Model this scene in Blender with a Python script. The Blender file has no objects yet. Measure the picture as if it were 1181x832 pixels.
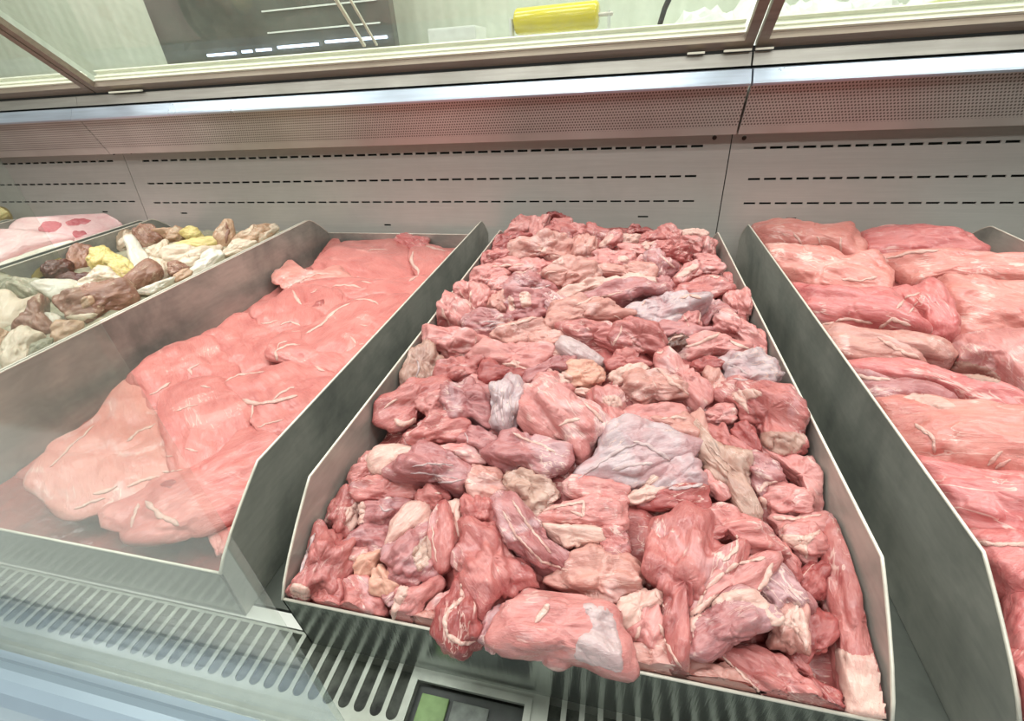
import bpy, bmesh, math, random
import numpy as np
from mathutils import Vector, Matrix, noise
from mathutils.bvhtree import BVHTree
sc = bpy.context.scene
COL = sc.collection
# ------------------------------------------------------------------ camera
FPX = 525.0; PX, PY = 590.5, 416.0
AX = Vector((0.97534074, 0.0700111, -0.20930574))
AY = Vector((0.21363523, -0.53758393, 0.81569817))
AZ = Vector((-0.05541148, -0.84029873, -0.53928435))
CAM = Vector((0, 0, 0.38))
def ray(px, py):
    v = Vector((px-PX, py-PY, FPX))
    return Vector((AX.dot(v), AY.dot(v), AZ.dot(v))).normalized()
def proj(p):
    d = Vector(p)-CAM
    v = AX*d.x+AY*d.y+AZ*d.z
    return PX+FPX*v.x/v.z, PY+FPX*v.y/v.z
def un(px, py, z=0.0):
    d = ray(px, py); return CAM+d*((z-CAM.z)/d.z)
cd = bpy.data.cameras.new('camera'); cam = bpy.data.objects.new('camera', cd); COL.objects.link(cam)
cd.lens = 16.005; cd.sensor_width = 36; cd.clip_start = 0.01
r_ = Vector((AX.x, AY.x, AZ.x)); u_ = -Vector((AX.y, AY.y, AZ.y)); b_ = -Vector((AX.z, AY.z, AZ.z))
mw = Matrix((r_, u_, b_)).transposed().to_4x4(); mw.translation = CAM
cam.matrix_world = mw
sc.camera = cam
sc.view_settings.view_transform = 'Standard'; sc.view_settings.look = 'None'
sc.view_settings.gamma = 1; sc.view_settings.use_curve_mapping = False
sc.view_settings.exposure = -0.12
# ------------------------------------------------------------------ materials
def lin(c):
    def f(v):
        v /= 255.0
        return v/12.92 if v <= 0.04045 else ((v+0.055)/1.055)**2.4
    return (f(c[0]), f(c[1]), f(c[2]), 1)
class NT:
    def __init__(s, name):
        s.m = bpy.data.materials.new(name); s.m.use_nodes = True
        s.t = s.m.node_tree; s.b = s.t.nodes['Principled BSDF']; s.out = s.t.nodes['Material Output']
    def n(s, typ, **kw):
        nd = s.t.nodes.new(typ)
        for k, v in kw.items():
            if k.startswith('i_'): nd.inputs[k[2:].replace('_', ' ')].default_value = v
            else: setattr(nd, k, v)
        return nd
    def l(s, a, b): s.t.links.new(a, b)
    def noise(s, vec, scale, detail=3, rough=0.5, dist=0.0):
        nd = s.n('ShaderNodeTexNoise'); nd.inputs['Scale'].default_value = scale
        nd.inputs['Detail'].default_value = detail; nd.inputs['Roughness'].default_value = rough
        nd.inputs['Distortion'].default_value = dist
        if vec is not None: s.l(vec, nd.inputs['Vector'])
        return nd.outputs['Fac']
    def ramp(s, fac, stops):
        nd = s.n('ShaderNodeValToRGB'); e = nd.color_ramp.elements
        while len(e) < len(stops): e.new(0.5)
        for el, (p, c) in zip(e, stops):
            el.position = p; el.color = c if len(c) == 4 else (*c, 1)
        s.l(fac, nd.inputs[0]); return nd.outputs[0]
    def mix(s, fac, a, b, blend='MIX'):
        nd = s.n('ShaderNodeMix', data_type='RGBA', blend_type=blend)
        for sock, v in ((nd.inputs[0], fac), (nd.inputs[6], a), (nd.inputs[7], b)):
            if isinstance(v, (int, float)): sock.default_value = v
            elif isinstance(v, tuple): sock.default_value = v
            else: s.l(v, sock)
        return nd.outputs[2]
    def math(s, op, a, b=None):
        nd = s.n('ShaderNodeMath', operation=op)
        for sock, v in ((nd.inputs[0], a), (nd.inputs[1], b)):
            if v is None: continue
            if isinstance(v, (int, float)): sock.default_value = v
            else: s.l(v, sock)
        return nd.outputs[0]
    def coord(s, which='Object', scale=(1, 1, 1), rnd=False):
        tc = s.n('ShaderNodeTexCoord').outputs[which]
        if rnd:
            oi = s.n('ShaderNodeObjectInfo').outputs['Random']
            mu = s.math('MULTIPLY', oi, 37.0)
            ad = s.n('ShaderNodeVectorMath', operation='ADD'); s.l(tc, ad.inputs[0]); s.l(mu, ad.inputs[1])
            tc = ad.outputs[0]
        mp = s.n('ShaderNodeMapping'); mp.inputs['Scale'].default_value = scale; s.l(tc, mp.inputs[0])
        return mp.outputs[0]
    def bump(s, h, strength, dist):
        nd = s.n('ShaderNodeBump'); nd.inputs['Strength'].default_value = strength; nd.inputs['Distance'].default_value = dist
        s.l(h, nd.inputs['Height']); s.l(nd.outputs[0], s.b.inputs['Normal'])
W1 = (1, 1, 1, 1); K0 = (0, 0, 0, 1)
def meat_mat(name, base, dark, pale, fat=0.05, membrane=0.0, blotch=0.34, rough=0.34, fib=0.45, memcol=(196, 176, 190), fatcol=(230, 194, 184), scale=1.0, gate=0.50):
    t = NT(name)
    c = t.coord('Object', (1, 1, 1), True)
    cf = t.coord('Object', (0.22, 1.25, 1.0), True)
    f1 = t.noise(cf, 420*scale, 4, 0.62, 0.4)
    n1 = t.noise(c, 34*scale, 3, 0.55, 0.6)
    n2 = t.noise(c, 22*scale, 4, 0.6, 1.2)
    n3 = t.noise(cf, 60*scale, 3, 0.55, 1.6)
    col = t.mix(t.ramp(n1, [(0.30, K0), (0.68, W1)]), lin(dark), lin(base))
    col = t.mix(t.math('MULTIPLY', t.ramp(f1, [(0.35, K0), (0.7, W1)]), blotch), col, lin(pale))
    if membrane > 0:
        mm = t.ramp(n2, [(0.62-0.35*membrane, K0), (0.74-0.30*membrane, W1)])
        col = t.mix(t.math('MULTIPLY', mm, 0.78), col, lin(memcol))
    # thin veins of fat: the level line of a noise
    v = t.math('ABSOLUTE', t.math('SUBTRACT', n3, 0.5))
    vm = t.ramp(v, [(0.0, W1), (0.004+fat*0.12, W1), (0.012+fat*0.25, K0)])
    gate = t.ramp(n2, [(gate, K0), (gate+0.09, W1)])
    col = t.mix(t.math('MULTIPLY', t.math('MULTIPLY', vm, gate), 0.75), col, lin(fatcol))
    t.l(col, t.b.inputs['Base Color'])
    rr = t.ramp(n1, [(0.2, (rough*0.7,)*3), (0.8, (rough*1.35,)*3)])
    t.l(rr, t.b.inputs['Roughness'])
    t.b.inputs['Specular IOR Level'].default_value = 0.5
    t.b.inputs['Subsurface Weight'].default_value = 0.12
    t.b.inputs['Subsurface Radius'].default_value = (1.0, 0.35, 0.3)
    t.b.inputs['Subsurface Scale'].default_value = 0.004
    t.b.inputs['Coat Weight'].default_value = 0.2; t.b.inputs['Coat Roughness'].default_value = 0.14
    n5 = t.noise(c, 150*scale, 4, 0.6)
    h = t.math('ADD', t.math('MULTIPLY', f1, fib), t.math('MULTIPLY', n5, 0.7))
    h = t.math('ADD', h, t.math('MULTIPLY', vm, 0.12))
    t.bump(h, 0.6, 0.0020)
    return t.m
MT = {}
MT['r'] = meat_mat('meat_red', (190, 112, 108), (160, 76, 76), (212, 150, 144), 0.05, 0.22, memcol=(204, 156, 158))
MT['p'] = meat_mat('meat_pink', (206, 136, 132), (182, 104, 102), (222, 166, 160), 0.07, 0.25, memcol=(212, 172, 172))
MT['t'] = meat_mat('meat_tan', (200, 144, 134), (178, 114, 106), (216, 168, 158), 0.05, 0.22, memcol=(208, 164, 160))
MT['l'] = meat_mat('meat_silverskin', (182, 116, 116), (154, 84, 86), (200, 150, 150), 0.06, 0.35, memcol=(188, 148, 152))
MT['m'] = meat_mat('meat_membrane', (190, 146, 148), (168, 118, 122), (202, 172, 174), 0.03, 0.7, memcol=(192, 172, 176), rough=0.28)
MT['d'] = meat_mat('meat_deep_red', (172, 86, 84), (134, 56, 58), (196, 120, 114), 0.03, 0.0)
MT['g'] = meat_mat('meat_grey_green', (184, 144, 130), (160, 114, 104), (202, 168, 154), 0.04, 0.3, memcol=(196, 166, 154))
MT['f'] = meat_mat('fat_cream', (216, 174, 162), (202, 148, 140), (228, 196, 184), 0.02, 0.0, blotch=0.6, rough=0.42, fib=0.35)
MT['w'] = meat_mat('fat_grey_white', (194, 168, 168), (178, 146, 148), (208, 186, 186), 0.0, 0.0, rough=0.3, fib=0.3)
MT['y'] = meat_mat('fat_yellow', (218, 164, 144), (198, 132, 116), (232, 192, 170), 0.0, 0.0, rough=0.4, fib=0.3)
MT['c'] = meat_mat('cutlet_pink', (206, 124, 118), (188, 100, 97), (218, 150, 142), 0.03, 0.12, blotch=0.35, fib=0.45, rough=0.36, scale=0.7, gate=0.60, memcol=(226, 150, 144))
MT['cp'] = meat_mat('cutlet_pale', (216, 144, 134), (202, 122, 114), (228, 170, 158), 0.03, 0.2, blotch=0.35, fib=0.3, memcol=(214, 166, 162), scale=0.7, gate=0.55)
MT['o'] = meat_mat('loin_orange', (212, 136, 126), (194, 108, 102), (226, 164, 153), 0.05, 0.15, blotch=0.5, scale=0.7, memcol=(224, 172, 162))
MT['q'] = meat_mat('loin_rose', (204, 114, 112), (182, 86, 88), (222, 150, 146), 0.04, 0.15, blotch=0.5, scale=0.7, memcol=(216, 150, 150))
MT['ob'] = meat_mat('offal_brown', (156, 112, 94), (124, 80, 66), (184, 144, 122), 0.0, 0.1, memcol=(190, 160, 140), fatcol=(225, 205, 180))
MT['ot'] = meat_mat('offal_tan', (196, 158, 130), (170, 130, 104), (218, 188, 160), 0.02, 0.2, memcol=(222, 200, 176), fatcol=(235, 215, 190))
MT['oc'] = meat_mat('offal_cream', (226, 206, 184), (206, 180, 156), (238, 224, 206), 0.0, 0.1, memcol=(234, 222, 206), fatcol=(240, 225, 205))
MT['ow'] = meat_mat('offal_white', (224, 216, 202), (210, 198, 180), (234, 228, 216), 0.0, 0.0, fib=0.3)
MT['oy'] = meat_mat('offal_yellow', (226, 206, 136), (206, 178, 104), (240, 226, 170), 0.0, 0.0)
MT['og'] = meat_mat('offal_grey_green', (164, 158, 136), (134, 128, 106), (190, 184, 160), 0.0, 0.2, memcol=(196, 186, 160))
MT['od'] = meat_mat('offal_dark', (104, 62, 54), (70, 38, 36), (140, 90, 74), 0.0, 0.0, fatcol=(160, 110, 90))
MT['b'] = meat_mat('belly_pink', (232, 196, 194), (222, 168, 170), (242, 220, 216), 0.0, 0.15, memcol=(226, 180, 184), blotch=0.4, fib=0.3)
MT['br'] = meat_mat('belly_lean', (204, 112, 118), (184, 88, 96), (222, 150, 150), 0.0, 0.0)
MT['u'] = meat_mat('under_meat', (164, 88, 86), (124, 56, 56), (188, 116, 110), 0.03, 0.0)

def steel(name, col=(178, 178, 172), rough=0.34, metal=0.9, brush=(1, 1, 1), stain_refl=None, stain_refl_amt=0.4, bump=0.2, sscale=9.0, variation=0.12):
    t = NT(name)
    c = t.coord('Object', brush)
    f = t.noise(c, 60, 3, 0.6)
    c2 = t.coord('Object', (1, 1, 1))
    n = t.noise(c2, sscale, 5, 0.6, 0.3)
    base = lin(col); dk = tuple(v*(1-variation*2.2) for v in base[:3])+(1,)
    cc = t.mix(t.ramp(f, [(0.25, K0), (0.75, W1)]), dk, base)
    if stain_refl:
        cc = t.mix(t.math('MULTIPLY', t.ramp(n, [(0.42, K0), (0.68, W1)]), stain_refl_amt), cc, lin(stain_refl))
    t.l(cc, t.b.inputs['Base Color'])
    t.b.inputs['Metallic'].default_value = metal
    t.l(t.ramp(n, [(0.2, (rough*0.8,)*3), (0.8, (rough*1.3,)*3)]), t.b.inputs['Roughness'])
    t.bump(f, bump, 0.0006)
    return t.m
ST_WALL = steel('steel_wall', (208, 202, 196), 0.36, 0.4, (0.15, 1, 6), (170, 164, 156), 0.3, 0.12, 5, 0.05)
ST_TRAY = steel('steel_tray', (190, 188, 180), 0.38, 0.5, (0.6, 0.6, 3), (104, 110, 106), 0.75, 0.3, 8, 0.08)  # dark blotches imitate reflections on the outer walls, painted into the colour
ST_LIP = steel('steel_lip', (158, 164, 160), 0.22, 0.95, (6, 6, 0.3), (136, 138, 132), 0.4, 0.35, 22, 0.08)
ST_EDGE = steel('steel_edge', (236, 228, 214), 0.35, 0.2)
ST_FLOOR = steel('steel_floor', (150, 118, 110), 0.25, 0.5, (1, 1, 1), (140, 84, 76), 0.7, 0.4, 26, 0.1)
ST_GRILLE = steel('steel_grille', (170, 174, 164), 0.38, 0.7, (1, 1, 1), (150, 152, 140), 0.45, 0.4, 30, 0.1)
RAIL = steel('blue_grey_rail', (196, 206, 222), 0.3, 0.6, (0.1, 2, 2), None)
STRIP = steel('grey_strip', (176, 172, 164), 0.42, 0.6, (0.1, 2, 2), (150, 144, 134), 0.3)
FRAME = steel('door_frame_metal', (158, 142, 128), 0.45, 0.55, (0.1, 2, 2), (140, 124, 110), 0.3)
def plain(name, col, rough=0.5, metal=0.0, nscale=20, var=0.1, bump=0.0, coat=0.0):
    t = NT(name); c = t.coord('Object')
    n = t.noise(c, nscale, 4, 0.6)
    b = lin(col); d = tuple(v*(1-var*2) for v in b[:3])+(1,)
    t.l(t.mix(t.ramp(n, [(0.3, K0), (0.7, W1)]), d, b), t.b.inputs['Base Color'])
    t.b.inputs['Roughness'].default_value = rough; t.b.inputs['Metallic'].default_value = metal
    t.b.inputs['Coat Weight'].default_value = coat
    if bump: t.bump(n, bump, 0.001)
    return t.m
CREAM = plain('cream_frame', (240, 240, 222), 0.4, 0, 8, 0.03)
WHITE = plain('white_deck', (232, 232, 226), 0.35, 0, 10, 0.04)
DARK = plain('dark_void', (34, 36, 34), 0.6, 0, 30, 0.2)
BLACKPL = plain('dark_plastic', (52, 56, 52), 0.35, 0, 60, 0.25)
SCREW = plain('dark_screw', (70, 60, 54), 0.4, 0.6)
BUMPER = plain('bumper_blue_grey', (168, 184, 200), 0.22, 0.1, 6, 0.05, coat=0.5)
BUMPER2 = plain('bumper_white', (214, 218, 214), 0.35, 0.0, 6, 0.04)
YEL = plain('yellow_plastic', (226, 208, 40), 0.25, 0, 12, 0.06, coat=0.5)
PAPER = plain('white_paper', (222, 224, 216), 0.7, 0, 10, 0.04)
GREENPL = plain('green_window', (124, 150, 98), 0.25, 0, 60, 0.2)
def juice():
    t = NT('meat_juice'); c = t.coord('Object'); n = t.noise(c, 26, 4, 0.6, 0.8)
    t.l(t.mix(t.ramp(n, [(0.3, K0), (0.7, W1)]), lin((120, 44, 40)), lin((172, 78, 70))), t.b.inputs['Base Color'])
    t.b.inputs['Roughness'].default_value = 0.25; t.b.inputs['Coat Weight'].default_value = 0.15
    t.bump(t.noise(c, 70, 4, 0.6), 0.6, 0.004); return t.m
JUICE = juice()
def perforated():
    t = NT('perforated_steel')
    tc = t.n('ShaderNodeTexCoord').outputs['UV']
    p = 0.0052
    mp = t.n('ShaderNodeMapping'); mp.inputs['Scale'].default_value = (1/p, 1/p, 1); t.l(tc, mp.inputs[0])
    sx = t.n('ShaderNodeSeparateXYZ'); t.l(mp.outputs[0], sx.inputs[0])
    row = t.math('FLOOR', sx.outputs[1])
    off = t.math('MULTIPLY', t.math('MODULO', row, 2.0), 0.5)
    fx = t.math('SUBTRACT', t.math('FRACT', t.math('ADD', sx.outputs[0], off)), 0.5)
    fy = t.math('SUBTRACT', t.math('FRACT', sx.outputs[1]), 0.5)
    d = t.math('SQRT', t.math('ADD', t.math('MULTIPLY', fx, fx), t.math('MULTIPLY', fy, fy)))
    hole = t.math('LESS_THAN', d, 0.30)
    # no holes along the plain lower hem
    uv = t.n('ShaderNodeSeparateXYZ'); t.l(tc, uv.inputs[0])
    hole = t.math('MULTIPLY', hole, t.math('GREATER_THAN', uv.outputs[1], 0.014))
    n = t.noise(t.coord('Object'), 7, 4, 0.6)
    base = t.mix(t.ramp(n, [(0.3, K0), (0.7, W1)]), lin((186, 178, 172)), lin((204, 198, 192)))
    t.l(t.mix(hole, base, lin((96, 86, 80))), t.b.inputs['Base Color'])
    t.l(t.math('MULTIPLY', t.math('SUBTRACT', 1.0, hole), 0.35), t.b.inputs['Metallic'])
    t.b.inputs['Roughness'].default_value = 0.42
    return t.m
PERF = perforated()
def glass(name, haze):
    t = NT(name); tr = t.n('ShaderNodeBsdfTransparent'); tr.inputs[0].default_value = (0.96, 0.975, 0.96, 1)
    gl = t.n('ShaderNodeBsdfGlossy'); gl.inputs['Roughness'].default_value = 0.04
    lw = t.n('ShaderNodeLayerWeight'); lw.inputs[0].default_value = 0.5
    f5 = t.math('POWER', lw.outputs['Facing'], 5.0); fr = t.math('ADD', t.math('MULTIPLY', f5, 0.9), 0.035)
    mx = t.n('ShaderNodeMixShader'); t.l(fr, mx.inputs[0]); t.l(tr.outputs[0], mx.inputs[1]); t.l(gl.outputs[0], mx.inputs[2])
    df = t.n('ShaderNodeBsdfDiffuse'); df.inputs[0].default_value = lin((225, 230, 220))
    n = t.noise(t.coord('Object', (6, 6, .6)), 9, 4, .6)
    m2 = t.n('ShaderNodeMixShader'); t.l(t.math('MULTIPLY', n, haze), m2.inputs[0])
    t.l(mx.outputs[0], m2.inputs[1]); t.l(df.outputs[0], m2.inputs[2]); t.l(m2.outputs[0], t.out.inputs[0])
    return t.m
GLASSF = glass('front_glass', 0.05)
GLASS = glass('door_glass', 0.14)
DECK = steel('deck_steel', (120, 124, 118), 0.4, 0.6, (1, 1, 1), (84, 88, 82), 0.5)
def emis(name, col, s):
    t = NT(name); t.b.inputs['Base Color'].default_value = lin(col); t.b.inputs['Emission Color'].default_value = lin(col); t.b.inputs['Emission Strength'].default_value = s
    return t.m
# ------------------------------------------------------------------ object helpers
def tag(o, label=None, cat=None, group=None, kind=None):
    if label: o['label'] = label
    if cat: o['category'] = cat
    if group: o['group'] = group
    if kind: o['kind'] = kind
    return o
def link(name, me, mat=None, parent=None, loc=None, smooth=True):
    if mat is not None: me.materials.clear(); me.materials.append(mat)
    o = bpy.data.objects.new(name, me); COL.objects.link(o)
    if smooth:
        me.polygons.foreach_set('use_smooth', [True]*len(me.polygons))
    if parent is not None:
        o.parent = parent
        if parent.type == 'MESH' or True:
            o.matrix_parent_inverse = parent.matrix_basis.inverted()
    if loc is not None: o.location = loc
    return o
def from_pd(name, verts, faces, mat, parent=None, smooth=False):
    me = bpy.data.meshes.new(name); me.from_pydata([tuple(v) for v in verts], [], faces); me.validate(); me.update()
    return link(name, me, mat, parent, smooth=smooth)
def empty(name, loc):
    o = bpy.data.objects.new(name, None); COL.objects.link(o); o.location = loc; o.empty_display_size = 0.05
    o.matrix_basis = Matrix.Translation(Vector(loc)); return o
def bm_box(bm, x0, x1, y0, y1, z0, z1, bev=0.0):
    r = bmesh.ops.create_cube(bm, size=1.0); vs = r['verts']
    for v in vs:
        v.co = Vector(((x0+x1)/2+v.co.x*(x1-x0), (y0+y1)/2+v.co.y*(y1-y0), (z0+z1)/2+v.co.z*(z1-z0)))
    if bev:
        es = list({e for v in vs for e in v.link_edges})
        bmesh.ops.bevel(bm, geom=es, offset=bev, segments=2, affect='EDGES', profile=0.7)
def bm_obj(name, bm, mat, parent=None, smooth=False):
    bmesh.ops.recalc_face_normals(bm, faces=bm.faces)
    me = bpy.data.meshes.new(name); bm.to_mesh(me); bm.free(); return link(name, me, mat, parent, smooth=smooth)
def extrude_x(name, prof, x0, x1, mat, parent=None, uv=False, closed=True):
    """profile of (y, z) points swept along x"""
    bm = bmesh.new(); n = len(prof)
    a = [bm.verts.new((x0, p[0], p[1])) for p in prof]; b = [bm.verts.new((x1, p[0], p[1])) for p in prof]
    for i in range(n if closed else n-1):
        j = (i+1) % n; bm.faces.new((a[i], a[j], b[j], b[i]))
    if closed:
        bm.faces.new(a); bm.faces.new(b[::-1])
    if uv:
        L = bm.loops.layers.uv.new('UVMap'); cum = [0]
        for i in range(n): cum.append(cum[-1]+math.dist(prof[i], prof[(i+1) % n]))
        for f in bm.faces:
            for lp in f.loops:
                v = lp.vert; k = a.index(v) if v in a else b.index(v)
                lp[L].uv = (v.co.x, cum[k])
    return bm_obj(name, bm, mat, parent)
def tube(name, pts, rad, mat, parent=None, seg=8):
    pts = [Vector(p) for p in pts]; verts = []; faces = []
    for i, p in enumerate(pts):
        t = (pts[min(i+1, len(pts)-1)]-pts[max(i-1, 0)]).normalized()
        s = t.cross(Vector((0, 0, 1))); s = s.normalized() if s.length > 1e-4 else Vector((1, 0, 0)); u = s.cross(t)
        r = rad[i] if isinstance(rad, (list, tuple)) else rad
        for k in range(seg):
            a = 2*math.pi*k/seg; verts.append(p+(s*math.cos(a)+u*math.sin(a))*r)
    for i in range(len(pts)-1):
        for k in range(seg):
            k2 = (k+1) % seg; faces.append((i*seg+k, i*seg+k2, (i+1)*seg+k2, (i+1)*seg+k))
    faces.append(tuple(range(seg))[::-1]); faces.append(tuple((len(pts)-1)*seg+k for k in range(seg)))
    return from_pd(name, verts, faces, mat, parent, smooth=True)
# ------------------------------------------------------------------ meat: pillows with a traced outline
CROPS = {'A': (540, 240, 7.38), 'B': (690, 240, 7.38), 'C': (480, 320, 5.905), 'D': (670, 320, 5.135), 'E': (420, 430, 5.2),
         'F': (620, 430, 4.896), 'G': (780, 420, 4.62), 'H': (320, 540, 4.62), 'I': (560, 560, 3.06), 'J': (780, 560, 2.945),
         'L': (320, 560, 3.783), 'O': (300, 260, 5.135), 'P': (140, 380, 4.072), 'Q': (30, 440, 3.618), 'R': (860, 240, 3.679),
         'S': (930, 400, 4.16), 'T': (1020, 500, 2.506), 'U': (0, 300, 6.4), 'V': (120, 240, 5.368), 'W': (0, 230, 4.158), 'X': (0, 0, 1)}
def cpx(crop, pts):
    x0, y0, s = CROPS[crop]; return [(x0+x/s, y0+y/s) for x, y in pts]
def catmull(pts, per=8):
    n = len(pts); out = []
    for i in range(n):
        p0, p1, p2, p3 = (np.array(pts[(i+k-1) % n], float) for k in range(4))
        for j in range(per):
            t = j/per
            out.append(0.5*((2*p1)+(-p0+p2)*t+(2*p0-5*p1+4*p2-p3)*t*t+(-p0+3*p1-3*p2+p3)*t**3))
    return np.array(out)
TRAYS = {}
BOUNDS = {'C': (-.2225, .1675, .1445, .925), 'L': (-.6835, -.283, .154, .985), 'R': (.2325, .5965, .159, .975), 'F': (-1.1215, -.6945, .159, .985), 'B': (-1.5565, -1.1535, .159, .975), 'Y': (-1.9865, -1.5885, .159, .975)}
def heap(tray, x, y): return TRAYS[tray]['h'](x, y)
PIECES = []
def on_heap(tray, px, py, dz=0.0):
    z = 0.08
    for _ in range(25):
        p = un(px, py, z); z = 0.6*z+0.4*(heap(tray, p.x, p.y)+dz)
    return un(px, py, z)
def piece(tray, crop, pts, mat='p', T=0.36, tilt=0.5, grow=1.17, dz=0.0, rough=1.0, label=None, name='meat_chunk', e=0.78, Td=None, cat='meat', res=None, over=False, desc=None, maxT=0.026):
    img = cpx(crop, pts); cx = sum(p[0] for p in img)/len(img); cy = sum(p[1] for p in img)/len(img)
    c = on_heap(tray, cx, cy, dz)
    view = (CAM-c).normalized()
    n = (Vector((0, 0, 1))*(1-tilt)+view*tilt).normalized()
    W = []
    for (x, y) in img:
        d = ray(x, y); W.append(CAM+d*((c-CAM).dot(n)/d.dot(n)))
    ex = (W[0]-c); ex = (ex-n*ex.dot(n)).normalized(); ey = n.cross(ex)
    L2 = np.array([((w-c).dot(ex), (w-c).dot(ey)) for w in W])
    cv = np.cov(L2.T); w_, v_ = np.linalg.eigh(cv); a = v_[:, 1]
    nex = ex*a[0]+ey*a[1]; ex = nex.normalized(); ey = n.cross(ex)
    L2 = np.array([((w-c).dot(ex), (w-c).dot(ey)) for w in W])*grow
    sm = catmull(L2, 8)
    area = 0.5*abs(np.dot(sm[:, 0], np.roll(sm[:, 1], 1))-np.dot(sm[:, 1], np.roll(sm[:, 0], 1)))
    size = math.sqrt(area)
    ext = sm.max(0)-sm.min(0); mn = min(ext[1], ext[0])
    Tz = min(T*mn, maxT); Tb = Tz*1.25 if Td is None else Td
    seed = random.random()*100
    NR = res or (44 if size > 0.06 else 36 if size > 0.035 else 26 if size > 0.02 else 20); NC = int(NR*2.1)
    # outline radius by angle
    th = np.arctan2(sm[:, 1], sm[:, 0]); rr = np.hypot(sm[:, 0], sm[:, 1])
    ang = np.linspace(-math.pi, math.pi, NC, endpoint=False); rad = np.zeros(NC)
    nn = len(sm)
    for k, A in enumerate(ang):
        ca, sa = math.cos(A), math.sin(A); best = 0
        for i in range(nn):
            x1, y1 = sm[i]; x2, y2 = sm[(i+1) % nn]
            c1 = ca*y1-sa*x1; c2 = ca*y2-sa*x2
            if c1*c2 <= 0 and c1 != c2:
                t = c1/(c1-c2); x = x1+(x2-x1)*t; y = y1+(y2-y1)*t; d = x*ca+y*sa
                if d > best: best = d
        rad[k] = best if best > 0 else rr.min()
    verts = [(0, 0, Tz)]; faces = []
    for i in range(1, NR):
        s = i/NR*math.pi
        rho = math.sin(s)**e; zz = math.copysign(abs(math.cos(s))**0.9, math.cos(s)); zz = zz*(Tz if zz > 0 else Tb)
        for k in range(NC): verts.append((rad[k]*rho*math.cos(ang[k]), rad[k]*rho*math.sin(ang[k]), zz))
    verts.append((0, 0, -Tb))
    for k in range(NC):
        k2 = (k+1) % NC; faces.append((0, 1+k, 1+k2)); b = 1+(NR-2)*NC; faces.append((len(verts)-1, b+k2, b+k))
        for i in range(NR-2): faces.append((1+i*NC+k, 1+(i+1)*NC+k, 1+(i+1)*NC+k2, 1+i*NC+k2))
    s0 = max(size, 0.012); fq = 1.0/s0; out = []; amp = rough*s0
    lim = min(1.0, Tz/(0.3*s0))
    for (x, y, z) in verts:
        p = Vector((x*fq*0.75+seed, y*fq*1.35, z*fq*1.2))
        q = Vector((x*fq*1.2+seed*1.7, y*fq*3.2, z*fq*2.2))
        n1 = noise.noise(p*1.6); n2 = noise.noise(p*3.3); n3 = noise.noise(q*1.9)
        cr = math.exp(-(n1/0.07)**2)*0.6+math.exp(-(n3/0.09)**2)*0.35
        lon = noise.noise(p*6.5+Vector((9, 3, 1))); n4 = noise.noise(q*3.1+Vector((4, 4, 4)))
        cr += 0.45*math.exp(-(n2/0.05)**2)
        n0 = noise.noise(Vector((x*fq*0.5+seed*3, y*fq*0.8, seed)))
        d = amp*(0.20*n1+0.13*n2+0.05*lon+0.035*n4+0.10*n0-0.085*cr)*lim
        r = math.sqrt(x*x+y*y+(z*z)*1.0)+1e-6
        nx, ny, nz = x/r, y/r, z/max(Tz, 1e-4)
        ln = math.sqrt(nx*nx*0.6+ny*ny*0.6+nz*nz)+1e-6
        out.append((x+nx*0.8*d/ln, y+ny*0.8*d/ln, z+nz*d/ln))
    M4 = Matrix((ex, ey, n)).transposed().to_4x4(); M4.translation = c; inv = M4.inverted()
    x0, x1, y0, y1 = BOUNDS[tray]
    for i, v in enumerate(out):
        w = M4 @ Vector(v); lz = 0.008*(1-max(0, min(1, w.z/.117))); w.x = min(max(w.x, x0+lz), x1-lz); w.y = min(w.y, y1); w.z = max(w.z, 0.0022)
        if not over or w.z < 0.058: w.y = max(w.y, y0)
        out[i] = tuple(inv @ w)
    me = bpy.data.meshes.new(name); me.from_pydata(out, [], faces); me.update()
    o = link(name, me, MT[mat])
    o.matrix_basis = M4
    tag(o, label, cat)
    rec = dict(o=o, c=c, size=size, mat=mat, tray=tray, M=M4, verts=out, faces=faces, label=label, desc=desc, img=(cx, cy))
    PIECES.append(rec)
    return rec
DEFER = []
def strip(rec, crop, pts, w=4.0, mat='f', name='fat_strip', h=0.45, label=None): DEFER.append(('s', rec, crop, pts, w, mat, name, h, label))
def patch(rec, crop, pts, mat='f', name='fat_cap', thick=0.0012, label=None): DEFER.append(('p', rec, crop, pts, mat, name, thick, label))
ALL = {}
def build_bvh():
    V = []; F = []; own = []
    for k, r in enumerate(PIECES):
        o = len(V); V += [r['M'] @ Vector(v) for v in r['verts']]
        F += [tuple(i+o for i in f) for f in r['faces']]; own += [k]*len(r['faces'])
    ALL['b'] = BVHTree.FromPolygons(V, F); ALL['own'] = own
def hit(x, y):
    loc, nor, fi, di = ALL['b'].ray_cast(CAM, ray(x, y))
    if loc is None: return None
    return loc, nor, di, PIECES[ALL['own'][fi]]
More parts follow.
